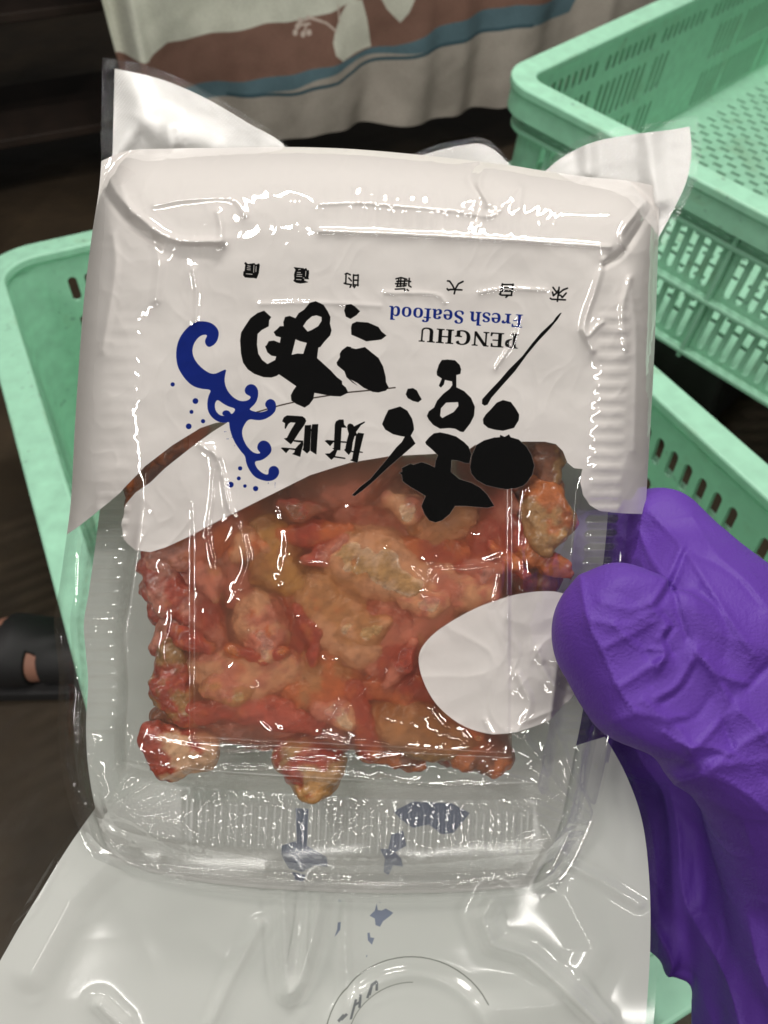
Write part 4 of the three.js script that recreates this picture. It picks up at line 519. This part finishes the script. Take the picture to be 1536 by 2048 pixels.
  const lo = P(1000, 2140, -0.09), hi = P(1560, 900, 0.05); lo[1] -= 0.01; hi[0] = Math.max(hi[0], 0.165); lo[0] = 0.045; lo[2] = -0.115; hi[2] = 0.055; hi[0] = 0.175; lo[1] -= 0.02;
  const gloveGrain = dataTex(512, (u, v) => 0.5 + 0.55 * tile(u, v, 40, 3, 8.8) + 0.5 * tile(u, v, 9, 2, 1.8));
  const geo = nets(f, lo, hi, 0.00115);
  const hand = inFrame(mesh('gloved_hand', geo, new THREE.MeshPhysicalMaterial({ color: new THREE.Color().setRGB(0.105, 0.038, 0.31), roughness: 0.58, specularIntensity: 0.55, bumpMap: gloveGrain, bumpScale: 0.0004, sheen: 0.1, sheenRoughness: 0.5, sheenColor: new THREE.Color().setRGB(0.5, 0.45, 0.7) })));
  tag(hand, 'hand in wrinkled purple nitrile glove, thumb pressing the right edge of the pouch', 'hand');
}

// ---------------------------------------------------------------- foot in a sandal at the left edge
{
  const d0 = pixRay(55, 1335), t0 = -CAM_H / d0.y, o = eye.clone().addScaledVector(d0, t0);
  const toes = [[0.125, 0.032, 0.011], [0.132, 0.010, 0.0095], [0.127, -0.008, 0.009], [0.117, -0.024, 0.0085], [0.104, -0.038, 0.008]];
  const foot = (x, y, z) => { let d = cap(x, y, z, [-0.1, 0.042, 0, 0.032], [0.0, 0.04, 0, 0.032]); d = smin(d, cap(x, y, z, [-0.085, 0.06, 0, 0.036], [-0.1, 0.19, 0, 0.045]), 0.02); d = smin(d, cap(x, y, z, [0.0, 0.042, 0.008, 0.031], [0.08, 0.028, 0.018, 0.022]), 0.02); d = smin(d, cap(x, y, z, [0.0, 0.04, -0.006, 0.029], [0.072, 0.025, -0.02, 0.019]), 0.02); for (const [tx, tz, r] of toes) d = smin(d, cap(x, y, z, [tx - 0.05, 0.023, tz * 0.9, r + 0.003], [tx, 0.013 + r, tz, r]), 0.006); return d; };
  const ft = thing('person', 'bare foot wearing a black strap sandal on the dark floor at left edge', 'foot');
  mesh('skin', nets(foot, [-0.16, 0, -0.07], [0.16, 0.24, 0.07], 0.004), new THREE.MeshPhysicalMaterial({ color: new THREE.Color().setRGB(0.42, 0.2, 0.14), roughness: 0.5 }), ft);
  const strap = (x, y, z) => { const r = Math.min(Math.max(Math.abs(x - 0.005 + 0.35 * (z - 0.02)) - 0.02, -z - 0.03), Math.abs(x - 0.06 + 0.12 * z) - 0.024); const solid = Math.max(foot(x, y, z) - 0.0035, smin(r, Math.abs(x - 0.03) - 0.03 + Math.max(0, z - 0.012) * 2.2, 0.004), 0.016 - y); return solid; };
  mesh('sandal_strap', nets(strap, [-0.06, 0.0, -0.07], [0.12, 0.11, 0.075], 0.0022), new THREE.MeshStandardMaterial({ color: new THREE.Color().setRGB(0.018, 0.017, 0.018), roughness: 0.6 }), ft);
  const sole = new THREE.Shape([[-0.14, -0.02], [-0.13, -0.036], [-0.05, -0.038], [0.05, -0.048], [0.115, -0.048], [0.145, -0.02], [0.152, 0.02], [0.14, 0.044], [0.08, 0.052], [0, 0.04], [-0.08, 0.036], [-0.135, 0.03]].map(p => new THREE.Vector2(...p)));
  const sg = new THREE.ExtrudeGeometry(sole, { depth: 0.012, bevelEnabled: true, bevelSize: 0.003, bevelThickness: 0.002, bevelSegments: 2 }); sg.rotateX(-Math.PI / 2); sg.translate(0, 0.003, 0);
  mesh('sandal_sole', sg, new THREE.MeshStandardMaterial({ color: new THREE.Color().setRGB(0.02, 0.019, 0.02), roughness: 0.7 }), ft);
  ft.position.set(o.x, 0, o.z); ft.rotation.y = 0.12;
}

// ---------------------------------------------------------------- strip lamps above the stall (out of the frame; they make the glints)
LAMPS.forEach((s, i) => {
  const l = thing('strip_lamp', s.label, 'lamp', 'strip lamps over the stall');
  const h = mesh('lamp_housing', new RoundedBoxGeometry(s.len + 0.06, 0.04, s.wid + 0.04, 2, 0.008), new THREE.MeshStandardMaterial({ color: 0xd8d8d8, roughness: 0.5 }), l); h.position.y = 0.026;
  mesh('lamp_tube', new RoundedBoxGeometry(s.len, 0.01, s.wid, 2, 0.004), new THREE.MeshStandardMaterial({ color: 0xffffff, emissive: 0xfff4e4, emissiveIntensity: 2.0 }), l);
  for (const x of [-0.4, 0.4]) { const c = mesh('cord', new THREE.CylinderGeometry(0.003, 0.003, 0.8, 8), M.white, l); c.position.set(x * s.len, 0.44, 0); }
  const a = new THREE.RectAreaLight(new THREE.Color(1, 0.965, 0.92), s.power, s.len, s.wid); a.position.y = -0.008; a.rotation.x = -Math.PI / 2; l.add(a);
  l.position.set(...s.at); l.rotation.y = s.turn;
});
renderer.render(scene, camera);
